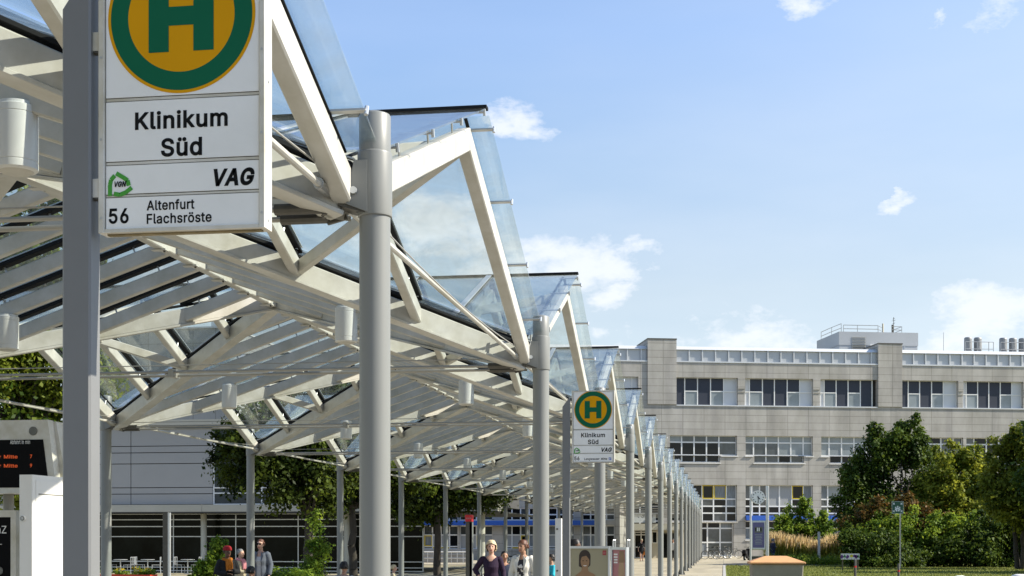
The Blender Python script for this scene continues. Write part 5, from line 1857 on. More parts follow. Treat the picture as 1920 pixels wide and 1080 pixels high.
def flower_cloth():
    m = M('cloth_floral', (.5, .45, .42), .85, var=0)
    n, l = m.node_tree.nodes, m.node_tree.links
    t = n.new('ShaderNodeTexCoord')
    v = n.new('ShaderNodeTexVoronoi')
    v.inputs['Scale'].default_value = 22
    l.new(t.outputs['Object'], v.inputs['Vector'])
    s = n.new('ShaderNodeSeparateColor')
    l.new(v.outputs['Color'], s.inputs[0])
    cr = n.new('ShaderNodeValToRGB')
    cr.color_ramp.interpolation = 'CONSTANT'
    for e, (p, c) in zip([cr.color_ramp.elements[0], cr.color_ramp.elements[1]] + [cr.color_ramp.elements.new(k) for k in (.5, .75)],
                         [(0, (.02, .02, .025, 1)), (.28, (.55, .20, .25, 1)), (.5, (.60, .57, .52, 1)), (.75, (.03, .03, .04, 1))]):
        e.position = p
        e.color = c
    l.new(s.outputs[0], cr.inputs['Fac'])
    l.new(cr.outputs['Color'], n['Principled BSDF'].inputs['Base Color'])


flower_cloth()


def loft(m, rings, mat, n=14):
    """rings: (centre, half width along side, half depth, side vector, depth vector)"""
    vs = []
    for c, a, b, s, d in rings:
        for i in range(n):
            t = 2 * math.pi * i / n
            vs.append(Vector(c) + Vector(s) * (a * math.cos(t)) + Vector(d) * (b * math.sin(t)))
    k = len(rings)
    fs = [(j * n + i, j * n + (i + 1) % n, (j + 1) * n + (i + 1) % n, (j + 1) * n + i) for j in range(k - 1) for i in range(n)]
    fs += [tuple(range(n - 1, -1, -1)), tuple((k - 1) * n + i for i in range(n))]
    m.add(vs, fs, mat)


def vloft(m, st, mat):        # upright stack of ellipses: (z, x, y, rx, ry)
    loft(m, [((x, y, z), rx, ry, (1, 0, 0), (0, 1, 0)) for z, x, y, rx, ry in st], mat, 18)


def chain(m, pts, rad, mat):
    """tapering limb through joints, rounded ends"""
    pts = [Vector(p) for p in pts]
    P, Rr = [], []
    for i in range(len(pts) - 1):
        for k in range(4):
            t = k / 4
            P.append(pts[i].lerp(pts[i + 1], t))
            Rr.append(rad[i] + (rad[i + 1] - rad[i]) * t)
    P.append(pts[-1])
    Rr.append(rad[-1])
    d0, d1 = (P[0] - P[1]).normalized(), (P[-1] - P[-2]).normalized()
    P = [P[0] + d0 * Rr[0] * .7] + P + [P[-1] + d1 * Rr[-1] * .7]
    Rr = [Rr[0] * .45] + Rr + [Rr[-1] * .45]
    rings = []
    for i, p in enumerate(P):
        d = (P[min(i + 1, len(P) - 1)] - P[max(i - 1, 0)]).normalized()
        s = d.cross(Vector((0, 1, .01))).normalized()
        u = s.cross(d)
        rings.append((p, Rr[i], Rr[i], s, u))
    loft(m, rings, mat, 12)


def fuse(m, name, voxel, smooth=6, solid=0.0, cut=None):
    """one continuous skin over overlapping lofts"""
    me = m.mesh(name)
    o = bpy.data.objects.new(name, me)
    COL.objects.link(o)
    r = o.modifiers.new('r', 'REMESH')
    r.mode = 'VOXEL'
    r.voxel_size = voxel
    s = o.modifiers.new('s', 'SMOOTH')
    s.iterations = smooth
    s.factor = .5
    out = bpy.data.meshes.new_from_object(o.evaluated_get(bpy.context.evaluated_depsgraph_get()))
    mats = [k for k in me.materials]
    bpy.data.objects.remove(o)
    if cut:
        bm = bmesh.new()
        bm.from_mesh(out)
        bmesh.ops.delete(bm, geom=[f for f in bm.faces if cut(f.calc_center_median())], context='FACES')
        bm.to_mesh(out)
        bm.free()
    out.materials.clear()
    for k in mats:
        out.materials.append(k)
    out.polygons.foreach_set('material_index', [0] * len(out.polygons))
    out.polygons.foreach_set('use_smooth', [True] * len(out.polygons))
    out.name = name
    return out


def person(label, px, Z, head_py, yaw, skin='skin_fair', woman=True, sit=False, arms=None, top=('cloth_grey', .06), sleeve=1.0, legs='cloth_dark', skirt=None,
           hair=('hair_brown', 'short'), jacket=None, turn=0, ground=None, glasses=False, scarf=None, hat=None, bag=None, stride=0.0, group=None):
    """standing or seated figure; head_py = photo row of the top of the head; yaw 0 faces the camera side (-Y)"""
    o = GP(px, Z)
    topz = ZH(head_py, Z) if ground is None else ground
    t = thing('person', label, 'person', (o.x, o.y, 0), yaw, group)
    Hh = topz / (1.70 if not sit else 1.30)
    s = Hh
    dz = -.40 if sit else 0
    V = lambda x, y, z: Vector((x, y, z + dz)) * s
    w = .92 if woman else 1.04
    tor = [(.84, 0, .0, .150, .105), (.92, 0, .005, .172, .118), (1.0, 0, 0, .155, .108), (1.09, 0, -.004, .134, .098), (1.20, 0, -.008, .148, .112), (1.29, 0, -.004, .156, .108),
           (1.36, 0, 0, .150, .088), (1.405, 0, .004, .105, .070), (1.43, 0, .006, .062, .058)]
    if woman:
        tor[4] = (1.20, 0, -.016, .146, .122)
    T = lambda g=0, lo=0, hi=9: [((z + dz) * s, x * s, y * s, (rx * w + g) * s, (ry + g) * s) for z, x, y, rx, ry in tor if lo <= z <= hi]
    sh = [V(-.172 * w, .005, 1.365), V(.172 * w, .005, 1.365)]
    arms = arms or [((-.245, .02, 1.10), (-.25, -.06, .86)), ((.245, .02, 1.10), (.25, -.06, .86))]
    arms = [(V(*a[0]), V(*a[1])) for a in arms]
    hip = [V(-.088, 0, .88), V(.088, 0, .88)]
    if sit:
        knee = [V(-.11, -.44, .90), V(.11, -.44, .90)]
        ank = [V(-.11, -.42, .47), V(.11, -.42, .47)]
        for k in ank:
            k.z = .075 * s
    else:
        knee = [V(-.095, -.02 - stride * .5, .48), V(.095, -.01 + stride * .3, .48)]
        ank = [V(-.10, .03 - stride * .7, .075), V(.10, .03 + stride * .9, .075 + .05 * abs(stride))]
    b = MB()
    vloft(b, T(), skin)
    hy = -.012
    # head: turned about the neck
    ct, st_ = math.cos(turn), math.sin(turn)
    HR = lambda x, y: (x * ct - y * st_, x * st_ + y * ct)
    hs, hd = Vector((ct, st_, 0)), Vector((-st_, ct, 0))
    chain(b, [V(0, .008, 1.40), V(0, -.004, 1.50)], [.056 * s, .050 * s], skin)
    hd_st = [(1.478, -.060, .022, .020), (1.490, -.048, .040, .042), (1.515, -.034, .054, .064), (1.55, -.020, .066, .083), (1.59, -.010, .073, .094), (1.63, -.004, .0735, .094), (1.665, .0, .064, .080), (1.69, .0, .042, .054), (1.70, .0, .016, .02)]
    rings = []
    for z, y, rx, ry in hd_st:
        hx, hyy = HR(0, y + hy)
        rings.append((V(hx, hyy, z), rx * s, ry * s, hs, hd))
    loft(b, rings, skin, 20)
    for sg in (-1, 1):
        ex, ey = HR(sg * .074, 0)
        e0 = V(ex, ey, 1.555)
        e1 = V(ex, ey, 1.60)
        chain(b, [e0, e1], [.011 * s, .015 * s], skin)
    n0, n1 = HR(0, -.100 + hy), HR(0, -.118 + hy)
    chain(b, [V(n0[0], n0[1], 1.595), V(n1[0], n1[1], 1.555)], [.011 * s, .015 * s], skin)
    for k in (0, 1):
        el, wr = arms[k]
        chain(b, [sh[k], el, wr], [.050 * s, .040 * s, .027 * s], skin)
        d = (wr - el).normalized()
        side = d.cross(Vector((0, 1, 0)))
        side = side.normalized() if side.length > .1 else Vector((1, 0, 0))
        nn = side.cross(d).normalized()
        pc = wr + d * .045 * s
        loft(b, [(wr - d * .01 * s, .024 * s, .018 * s, nn, side), (pc, .038 * s, .016 * s, nn, side), (wr + d * .09 * s, .040 * s, .014 * s, nn, side)], skin, 10)
        for fi, ln in enumerate((.060, .074, .070, .054)):
            f0 = wr + d * .085 * s + nn * ((fi - 1.5) * .021 * s)
            f1 = f0 + d * ln * .55 * s
            f2 = f1 + (d * .8 + side * (.6 if k else -.6)) * ln * .5 * s
            chain(b, [f0, f1, f2], [.0095 * s, .009 * s, .0075 * s], skin)
        th0 = wr + d * .03 * s - nn * .03 * s
        chain(b, [th0, th0 + (d * .7 - nn * .7) * .035 * s, th0 + (d - nn * .35) * .075 * s], [.012 * s, .011 * s, .009 * s], skin)
        chain(b, [hip[k], knee[k], ank[k]], [.085 * s, .055 * s, .038 * s], skin)
        chain(b, [ank[k] - Vector((0, -.02, .03)) * s, ank[k] + Vector((0, -.16, -.045)) * s], [.036 * s, .030 * s], skin)
    me = fuse(b, 'person_body', .0095, 4)
    body = ob('body', me, t)
    # eyes and mouth are part of the skin: faces near them get their colour
    me.materials.append(MATS['eye'])
    me.materials.append(MATS['lips'])
    ey = [V(*HR(sg * .032, -.094 + hy), 1.598) for sg in (-1, 1)]
    mo = V(*HR(0, -.098 + hy), 1.522)
    for p in me.polygons:
        c = p.center
        if any((c - e).length < .0135 * s for e in ey):
            p.material_index = 1
        elif abs(c.z - mo.z) < .009 * s and (c - mo).length < .027 * s:
            p.material_index = 2
    # clothes
    m = MB()
    lo = top[1]
    hem = .80 if not skirt else .86
    tl = T(.017, .0)
    if hem < .84 and not sit:
        tl = [((hem + dz) * s, 0, 0, .178 * w * s, .13 * s)] + tl
    vloft(m, tl[:-1], top[0])
    for k in (0, 1):
        el, wr = arms[k]
        pts, rd = [sh[k], el], [.066 * s, .054 * s]
        if sleeve > .5:
            f = min(1, (sleeve - .5) * 2) * .96
            pts.append(el.lerp(wr, f))
            rd.append(.042 * s)
        chain(m, pts, rd, top[0])
    neck = V(0, -.03, 1.40 - lo)
    me = fuse(m, 'top', .011, 3, cut=lambda c: (c.z > (1.425 + dz) * s) or ((c.y < 0) and c.z > neck.z and abs(c.x) < (.028 + (c.z - neck.z) * 1.0)))
    ob('top', me, t)
    if jacket:
        m = MB()
        jl = [((.74 + dz) * s, 0, 0, (.192 * w) * s, .145 * s)] + T(.036)[:-1] if not sit else T(.036)[:-1]
        vloft(m, jl, jacket)
        for k in (0, 1):
            el, wr = arms[k]
            chain(m, [sh[k], el, el.lerp(wr, .93)], [.080 * s, .064 * s, .05 * s], jacket)
        me = fuse(m, 'jacket', .012, 3, cut=lambda c: (c.z > (1.44 + dz) * s) or (c.y < -.02 and abs(c.x) < (.062 + .06 * max(0, c.z / s - 1.0 - dz)) * s) or (c.z < (.755 + dz) * s))
        j = ob('jacket', me, t)
        so_ = j.modifiers.new('thickness', 'SOLIDIFY')
        so_.thickness = .008
        lap = MB()
        for sg in (-1, 1):
            pts = [V(sg * .040, -.085, 1.43), V(sg * .120, -.122, 1.33), V(sg * .078, -.150, 1.16), V(sg * .066, -.148, 1.14)]
            lap.prism(pts, Vector((0, -.008, 0)), jacket)
        ob('lapel', lap.mesh('lapel'), j)
    m = MB()
    if skirt:
        hemz = skirt[1]
        vloft(m, [((hemz + dz) * s, 0, 0, .20 * s, .15 * s), ((.70 + dz) * s, 0, 0, .195 * s, .15 * s), ((.88 + dz) * s, 0, 0, .188 * w * s, .137 * s), ((1.06 + dz) * s, 0, 0, .155 * w * s, .118 * s)], skirt[0])
        ob('skirt', fuse(m, 'skirt', .012, 3), t)
    else:
        vloft(m, [((.84 + dz) * s, 0, 0, .165 * w * s, .118 * s), ((.93 + dz) * s, 0, 0, .178 * w * s, .127 * s), ((1.02 + dz) * s, 0, 0, .160 * w * s, .116 * s)], legs)
        for k in (0, 1):
            chain(m, [hip[k], knee[k], ank[k] + Vector((0, 0, .02))], [.098 * s, .070 * s, .056 * s], legs)
        ob('trousers', fuse(m, 'trousers', .012, 3), t)
    for k in (0, 1):
        m = MB()
        chain(m, [ank[k] - Vector((0, -.03, .04)) * s, ank[k] + Vector((0, -.17, -.05)) * s], [.042 * s, .034 * s], 'shoe')
        m.box(-.045 * s + ank[k].x, .045 * s + ank[k].x, ank[k].y - .2 * s, ank[k].y + .06 * s, max(0, ank[k].z - .075 * s), ank[k].z - .05 * s, 'shoe')
        ob('shoe', fuse(m, 'shoe', .01, 2), t)
    # hair, hat, scarf
    hm, style = hair
    gpad = {'short': .016, 'bob': .024, 'thin': .008}[style]
    m = MB()
    rings = []
    low = {'short': 1.555, 'bob': 1.50, 'thin': 1.57}[style]
    for z, y, rx, ry in hd_st[3:]:
        hx, hyy = HR(0, y + hy + .010)
        zz = z + (.008 if z > 1.68 else 0)
        rings.append((V(hx, hyy, zz + gpad * max(0, (z - 1.6) / .1) * .9), (rx + gpad) * s, (ry + gpad) * s, hs, hd))
    if low < 1.55:
        hx, hyy = HR(0, .016)
        rings = [(V(hx, hyy, low), .080 * s, .078 * s, hs, hd)] + rings
    loft(m, rings, hm, 20)
    rr = random.Random(int(px))
    for i in range(80):               # locks
        a = rr.uniform(0, 6.28)
        zz = rr.uniform(low + .02, 1.70)
        f = math.sqrt(max(0, 1 - ((zz - 1.60) / .125) ** 2))
        q = HR(math.cos(a) * (.074 + gpad) * f, .004 + math.sin(a) * (.092 + gpad) * f)
        chain(m, [V(q[0], q[1], zz), V(q[0] * 1.10 + rr.uniform(-.016, .016), q[1] * 1.10, zz - rr.uniform(.02, .055))], [.012 * s, .006 * s], hm)

    def face_cut(c):
        x, y, z = c.x / s, c.y / s, c.z / s - dz
        fx, fy = x * ct + y * st_, -x * st_ + y * ct
        return fy < -.040 and z < 1.672 - abs(fx) * .45 or z < low - .005 or (fy < -.02 and z < 1.60)

    ob('hair', fuse(m, 'hair', .0085, 1, cut=face_cut), t)
    if hat:
        m = MB()
        rings = []
        for z, y, rx, ry in hd_st[4:]:
            hx, hyy = HR(0, y + hy + .008)
            rings.append((V(hx, hyy, z + .035), (rx + .026) * s, (ry + .026) * s, hs, hd))
        loft(m, rings, hat, 20)
        ob('hat', fuse(m, 'hat', .009, 3), t)
    if scarf:
        m = MB()
        for i in range(14):
            a0, a1 = i * 2 * math.pi / 14, (i + 1) * 2 * math.pi / 14
            pt = lambda a: V(math.cos(a) * .092, math.sin(a) * .088 - .01, 1.425 + .02 * math.sin(a))
            chain(m, [pt(a0), pt(a1)], [.036 * s, .036 * s], scarf)
        for x0 in (-.03, .012, .05):
            chain(m, [V(x0, -.10, 1.41), V(x0 * 1.3, -.150, 1.30), V(x0 * 1.5, -.155, 1.17)], [.036 * s, .034 * s, .022 * s], scarf)
        ob('scarf', fuse(m, 'scarf', .010, 2), t)
    if glasses:
        m = MB()
        for sg in (-1, 1):
            c = V(*HR(sg * .033, -.112 + hy), 1.600)
            m.tube(c, c + hd * .006 * s, .027 * s, 'black', 14)
            a_ = V(*HR(sg * .058, -.108 + hy), 1.606)
            b_ = V(*HR(sg * .082, .0), 1.606)
            m.tube(a_, b_, .004 * s, 'black', 6)
        m.tube(V(*HR(-.012, -.112 + hy), 1.605), V(*HR(.012, -.112 + hy), 1.605), .004 * s, 'black', 6)
        m.build('sunglasses', t)
    if bag:
        el, wr = arms[bag[1]]
        m = MB()
        c = wr + Vector((0, 0, -.25)) * s
        m.prism([c + Vector((-.13, -.04, -.14)) * s, c + Vector((.13, -.04, -.14)) * s, c + Vector((.11, -.04, .12)) * s, c + Vector((-.11, -.04, .12)) * s], Vector((0, .09, 0)) * s, bag[0])
        m.path([c + Vector((-.08, 0, .12)) * s, c + Vector((-.04, 0, .25)) * s, c + Vector((.04, 0, .25)) * s, c + Vector((.08, 0, .12)) * s], .008, bag[0], 6)
        g = m.build('handbag', None, t.location, t.rotation_euler.z)
        tag(g, 'orange bag held by the woman walking in front of the entrance', 'handbag')
    return t


HIP_R = [((-.33, .06, 1.14), (-.20, -.07, 1.00)), ((.235, .03, 1.10), (.27, -.10, .88))]
HANG = [((-.245, .02, 1.10), (-.245, -.07, .87)), ((.245, .02, 1.10), (.245, -.07, .87))]
FOLD = [((-.26, .0, 1.12), (-.05, -.19, 1.10)), ((.26, .0, 1.12), (.06, -.20, 1.16))]
SITA = [((-.25, -.06, 1.12), (-.15, -.30, .98)), ((.25, -.06, 1.12), (.15, -.30, .98))]
person('woman with blond hair in a dark purple top, one hand on her hip', 921, 27.5, 1015, R(2), 'skin_fair', arms=HIP_R, top=('cloth_purple', .085), sleeve=.85, legs='cloth_dark', hair=('hair_blond', 'bob'), turn=R(6))
person('woman with short brown hair in an open white jacket over a floral top', 981, 27.0, 1014, R(-14), 'skin_tan', arms=HANG, top=('cloth_floral', .06), sleeve=.4, legs='cloth_beige', hair=('hair_brown', 'short'), jacket='cloth_white', turn=R(-16))
person('person in a red hat and orange scarf wearing a dark coat', 426, 30, 1026, R(34), 'skin_dark', arms=FOLD, top=('cloth_dark', .03), sleeve=1, hair=('hair_black', 'thin'), jacket='cloth_dark', hat='cloth_red', scarf='cloth_orange', turn=R(10))
person('grey haired man with a pink scarf seen from the side beside a grey column', 450, 33.5, 1030, R(70), 'skin_fair', woman=False, arms=FOLD, top=('cloth_beige', .03), sleeve=1, hair=('hair_grey', 'thin'), scarf='cloth_pink', turn=R(10))
person('woman in sunglasses with a grey cardigan over a light grey shirt', 489, 34, 1012, R(-4), 'skin_fair', arms=HANG, top=('cloth_pale', .10), sleeve=.4, hair=('hair_brown', 'thin'), jacket='cloth_cardigan', glasses=True)
person('dark haired man in a pale grey shirt seated with his back turned', 645, 30, 1054, R(176), 'skin_tan', woman=False, sit=True, arms=SITA, top=('cloth_grey', .02), sleeve=.5, hair=('hair_black', 'short'))
person('dark haired seated person in front of the standing woman with sunglasses', 470, 29, 1063, R(150), 'skin_tan', sit=True, arms=SITA, top=('cloth_dark', .02), hair=('hair_black', 'short'))
person('seated man in dark clothes between the two standing women', 946, 36, 1034, R(15), 'skin_tan', woman=False, sit=True, arms=SITA, top=('cloth_navy', .03), legs='cloth_dark', hair=('hair_black', 'thin'))
person('person whose dark hair shows above the portrait poster', 1077, 26, 1013, R(80), 'skin_dark', arms=HANG, top=('cloth_dark', .03), hair=('hair_black', 'bob'))
person('woman in a short black dress walking in front of the entrance', 1203, 108, 1010, R(8), 'skin_fair', arms=HANG, top=('cloth_dark', .05), sleeve=.3, skirt=('cloth_dark', .58), hair=('hair_blond', 'short'), stride=.2, bag=('cloth_orange', 1), ground=1.72)
person('distant person in a white shirt between the far columns', 1262, 112, 1017, R(-30), 'skin_tan', woman=False, arms=HANG, top=('cloth_white', .03), legs='cloth_dark', hair=('hair_black', 'short'), ground=1.74)
person('distant person in a blue jacket behind the clock pole', 1449, 96, 1008, R(120), 'skin_fair', woman=False, arms=FOLD, top=('cloth_navy', .03), legs='cloth_denim', hair=('hair_grey', 'short'), jacket='cloth_navy', ground=1.76)
person('person in a cyan top half hidden by the second round column', 1034, 40, 1040, R(-60), 'skin_tan', sit=True, arms=SITA, top=('cloth_cyan', .04), sleeve=.4, hair=('hair_black', 'short'))
person('fair haired person seated right of the nearest round column', 738, 40, 1068, R(100), 'skin_fair', sit=True, arms=SITA, top=('cloth_beige', .04), hair=('hair_blond', 'short'), ground=1.02)


def bench(px, Z, w, yaw, label):
    o = GP(px, Z)
    t = thing('bench', label, 'bench', (o.x, o.y, 0), yaw, 'benches under the canopy')
    m = MB()
    for k in range(4):
        m.beam((-w / 2, -.18 + k * .115, .445), (w / 2, -.18 + k * .115, .445), .10, .035, 'bark_light')
    m.build('seat', t)
    for x in (-w / 2 + .2, w / 2 - .2):
        m = MB()
        m.beam((x, -.18, .40), (x, .2, .40), .05, .05, 'steel')
        m.tube((x, 0, 0), (x, 0, .39), .03, 'steel')
        m.box(x - .06, x + .06, -.15, .15, 0, .012, 'steel')
        m.build('leg', t)
    return t


bench(645, 30.05, 2.2, R(0), 'slatted bench under the man with his back turned')
bench(470, 29.0, 1.6, R(-28), 'slatted bench beside the standing woman with sunglasses')
bench(946, 36, 1.8, R(12), 'slatted bench behind the two standing women')
bench(1034, 40, 1.6, R(-60), 'slatted bench behind the second round column')
bench(738, 40, 1.6, R(100), 'slatted bench behind the nearest round column')

# ------------------------------------------------------------------ street furniture
# departure display
o = GP(-12, 14.2)
t = thing('departure_display', 'cream departure display with orange lettering on a black screen', 'display', (o.x, o.y, 0))
k = 14.2 / F
zt, zb = ZH(787, 14.1), ZH(925, 14.1)
xr0, xr1 = .60, .70
m = MB()
m.prism([(-xr0, -.02, zt), (xr0, -.02, zt), (xr1, -.02, zb), (-xr1, -.02, zb)], (0, .12, 0), 'frame_cream')
m.prism([(-xr0 - .02, .102, zt - .01), (xr0 + .03, .102, zt - .01), (xr1 + .06, .102, zb + .01), (-xr1 - .06, .102, zb + .01)], (0, .46, 0), 'frame_cream')
m.build('casing', t)
m = MB()
f = lambda py: (ZH(py, 14.1) - zb) / (zt - zb)
xs = lambda py: xr1 + (xr0 - xr1) * f(py) - .075
m.prism([(-xs(824), -.024, ZH(824, 14.1)), (xs(824), -.024, ZH(824, 14.1)), (xs(914), -.024, ZH(914, 14.1)), (-xs(914), -.024, ZH(914, 14.1))], (0, .0035, 0), 'screen')
sc = m.build('screen', t)
k = 14.1 / F
xx = lambda px: (px + 12) * k
put_text('Abfahrt in min', 'sign_white', sc, xx(24), -.026, ZH(832, 14.1), width=40 * k, height=.042)
for py, s_, v in ((859, 'Langwasser Mitte', '7'), (876, 'Langwasser Mitte', '9')):
    put_text(s_, 'led', sc, xx(-62), -.026, ZH(py, 14.1), width=101 * k, height=.036)
    put_text(v, 'led', sc, xx(64), -.026, ZH(py, 14.1), width=4 * k, height=.036)
m = MB()
m.tube((xx(70), -.028, ZH(808, 14.1)), (xx(70), -.0205, ZH(808, 14.1)), .045, 'groove', 20)
m.build('loudspeaker', t)
m = MB()
m.lathe([(.055, 0), (.055, zb + .1)], 'grey_paint', 20, (0, .3, 0))
m.build('pole', t)

# showcase with a lock on its narrow side
o = GP(48.5, 11.6)
t = thing('notice_showcase', 'tall white notice showcase with a round lock on its narrow side', 'showcase', (o.x, o.y, 0))
zt = ZH(890, 11.6)
m = MB()
m.beam((0, .6, .25), (0, .6, zt), .12, 1.2, 'white_paint', (0, 1, 0), .006)
m.build('case', t)
m = MB()
m.box(.0601, .066, .05, 1.15, .35, zt - .045, 'white_paint')
m.build('door', t)
m = MB()
m.box(.066, .0672, .09, 1.11, zt - .165, zt - .155, 'groove')
m.build('groove', t)
m = MB()
z = ZH(972, 11.6)
m.tube((-.027, -.010, z), (-.027, .002, z), .026, 'alu', 24)
m.tube((-.027, -.013, z), (-.027, -.010, z), .018, 'dark_steel', 20)
m.tube((-.027, -.016, z), (-.027, -.013, z), .011, 'alu', 16)
m.box(-.029, -.025, -.0175, -.016, z - .007, z + .007, 'black')
m.build('lock', t)
for y in (.15, 1.05):
    m = MB()
    m.box(-.04, .04, y - .05, y + .05, 0, .25, 'grey_paint')
    m.build('leg', t)

# poster frame with a black poster
o = GP(-45, 12.3)
t = thing('poster_frame', 'cream poster frame with a black poster left of the white showcase', 'poster frame', (o.x, o.y, 0))
k = 12.3 / F
w = 80 * k
zt = ZH(957, 12.3)
m = MB()
m.box(-w, w, 0, .08, zt - .06, zt, 'frame_cream')
m.box(-w, -w + .05, 0, .08, .5, zt - .06, 'frame_cream')
m.box(w - .05, w, 0, .08, .5, zt - .06, 'frame_cream')
m.box(-w, w, 0, .08, .44, .5, 'frame_cream')
m.build('frame', t)
m = MB()
m.box(-w + .05, w - .05, .02, .06, .5, zt - .06, 'screen')
po = m.build('poster', t)
put_text('nZ', 'sign_white', po, (45 - 6) * k, .018, ZH(1000, 12.3), width=20 * k, height=.066, bold=0)
m = MB()
m.box((45 - 30) * k, (45 + 5) * k, .017, .0195, ZH(1021, 12.3), ZH(1020, 12.3), 'sign_white')
m.tube((45 * k, .012, ZH(1070, 12.3)), (45 * k, .0195, ZH(1070, 12.3)), .035, 'groove', 16)
m.build('print', po)
for x in (-w + .1, w - .1):
    m = MB()
    m.tube((x, .04, 0), (x, .04, .44), .03, 'grey_paint')
    m.build('leg', t)

# advertising boards below the second sign
o = GP(1103, 20.6)
t = thing('advertising_board', 'advertising board with a portrait of a smiling woman on beige', 'board', (o.x, o.y, 0), R(-3))
k = 20.6 / F
w = 41 * k
zt = ZH(1024, 20.6)
M('poster_beige', (.30, .27, .17), .45, var=.03)
M('poster_skin', (.27, .155, .075), .5, var=.08, scale=8)
M('poster_skin2', (.42, .27, .15), .5, var=.1, scale=8)
M('poster_hair', (.028, .016, .010), .5, var=.2, scale=9)
M('poster_red', (.30, .02, .02), .45, var=0)
M('poster_pink', (.42, .16, .17), .45, var=.15, scale=3)
M('poster_purple', (.115, .105, .235), .4, var=.05)
m = MB()
for x in (-w, w - .028):
    m.box(x, x + .028, -.02, .03, .12, zt, 'alu')
m.box(-w + .028, w - .028, -.02, .03, zt - .035, zt, 'alu')
m.box(-w + .028, w - .028, -.02, .03, .12, .16, 'alu')
m.build('frame', t)
m = MB()
m.box(-w + .028, w - .028, -.004, .012, .16, zt - .035, 'poster_beige')
po = m.build('poster', t)


def flat(m, pts, y, mat):
    m.prism([(a, y, b) for a, b in pts], (0, -.0006, 0), mat)


def oval(cx, cz, rx, rz, n=28, a0=0, a1=360):
    return [(cx + rx * math.cos(R(a0 + (a1 - a0) * i / n)), cz + rz * math.sin(R(a0 + (a1 - a0) * i / n))) for i in range(n + (a1 - a0 < 360))]


cx = (1096.5 - 1103) * k
zz = lambda py: ZH(py, 20.6)
m = MB()
flat(m, [(cx - 20 * k, zz(1085)), (cx - 17 * k, zz(1078)), (cx - 7 * k, zz(1071)), (cx - 5 * k, zz(1062)), (cx + 5 * k, zz(1062)), (cx + 7 * k, zz(1071)), (cx + 19 * k, zz(1077)), (cx + 22 * k, zz(1085))], -.0045, 'poster_skin')
flat(m, oval(cx, zz(1044), 11 * k, 13 * k, 28, 0, 180) + [(cx - 11.2 * k, zz(1062)), (cx - 6 * k, zz(1064)), (cx + 6 * k, zz(1064)), (cx + 10.6 * k, zz(1060))], -.0052, 'poster_hair')
flat(m, oval(cx + .5 * k, zz(1053), 8.2 * k, 13.2 * k), -.0059, 'poster_skin')
flat(m, oval(cx + .5 * k, zz(1043), 8.6 * k, 6.5 * k, 20, 0, 180) + [(cx - 8.2 * k, zz(1050)), (cx - 5.5 * k, zz(1044)), (cx + 3 * k, zz(1042)), (cx + 9 * k, zz(1050))], -.0066, 'poster_hair')
for sx_ in (-3.2, 3.6):
    flat(m, oval(cx + sx_ * k, zz(1051.5), 1.5 * k, .7 * k, 12), -.0066, 'eye')
flat(m, oval(cx + .4 * k, zz(1060.2), 3.2 * k, 1.3 * k, 14, 180, 360), -.0066, 'sign_white')
m.build('portrait', po)
m = MB()
x0 = (1130 - 1103) * k
m.box(x0, x0 + 7 * k, -.0047, -.0041, zz(1041), zz(1032), 'poster_red')
for j in range(2):
    m.box(x0 + 1 * k, x0 + 6 * k, -.0053, -.0047, zz(1036 + 3 * j), zz(1034.6 + 3 * j), 'poster_pink')
m.build('logo', po)
for x in (-w + .014, w - .014):
    m = MB()
    m.box(x - .02, x + .02, -.25, .25, 0, .03, 'steel')
    m.tube((x, 0, .03), (x, 0, .12), .016, 'steel')
    m.build('leg', t)

o = GP(1162, 21.6)
t = thing('advertising_board', 'narrow pink advertising board turned aside, right of the portrait board', 'board', (o.x, o.y, 0), R(-46))
k = 21.6 / F
zt = ZH(1026, 21.6)
w = .19
m = MB()
for x in (-w, w - .03):
    m.box(x, x + .03, -.025, .03, .1, zt, 'alu')
m.box(-w + .03, w - .03, -.025, .03, zt - .04, zt, 'alu')
m.box(-w + .03, w - .03, -.025, .03, .1, .15, 'alu')
m.build('frame', t)
m = MB()
m.box(-w + .03, w - .03, -.006, .012, .15, zt - .04, 'poster_pink')
po = m.build('poster', t)
m = MB()
flat(m, oval(.05, zt - .40, .075, .20), -.0066, 'poster_skin2')
flat(m, [(-.005, zt - .06), (.11, zt - .06), (.125, zt - .24), (-.02, zt - .24)], -.0073, 'poster_skin')
for j in range(4):
    m.box(-.135, -.045, -.0072, -.0066, zt - .125 - j * .042, zt - .10 - j * .042, 'sign_white')
m.build('print', po)
for x in (-w + .015, w - .015):
    m = MB()
    m.path([(x, .01, zt), (x, .01, zt + .11), (x, .05, zt + .11), (x, .05, zt)], .012, 'steel', 8)
    m.build('handle', t)
    m = MB()
    m.box(x - .02, x + .02, -.22, .22, 0, .03, 'steel')
    m.tube((x, 0, .03), (x, 0, .1), .016, 'steel')
    m.build('leg', t)


def stele(name, label, cat, px, Z, top, wpx, dep, mat, cap=None, edge=None):
    o = GP(px, Z)
    t = thing(name, label, cat, (o.x, o.y, 0))
    w = wpx * Z / F / 2
    z = ZH(top, Z)
    m = MB()
    m.beam((0, 0, 0), (0, 0, z), w * 2, dep, mat, (0, 1, 0), .006)
    m.build('post', t)
    m = MB()
    m.box(-w - .05, w + .05, -dep / 2 - .05, dep / 2 + .05, 0, .02, 'dark_steel')
    m.build('base_plate', t)
    return t, w, z


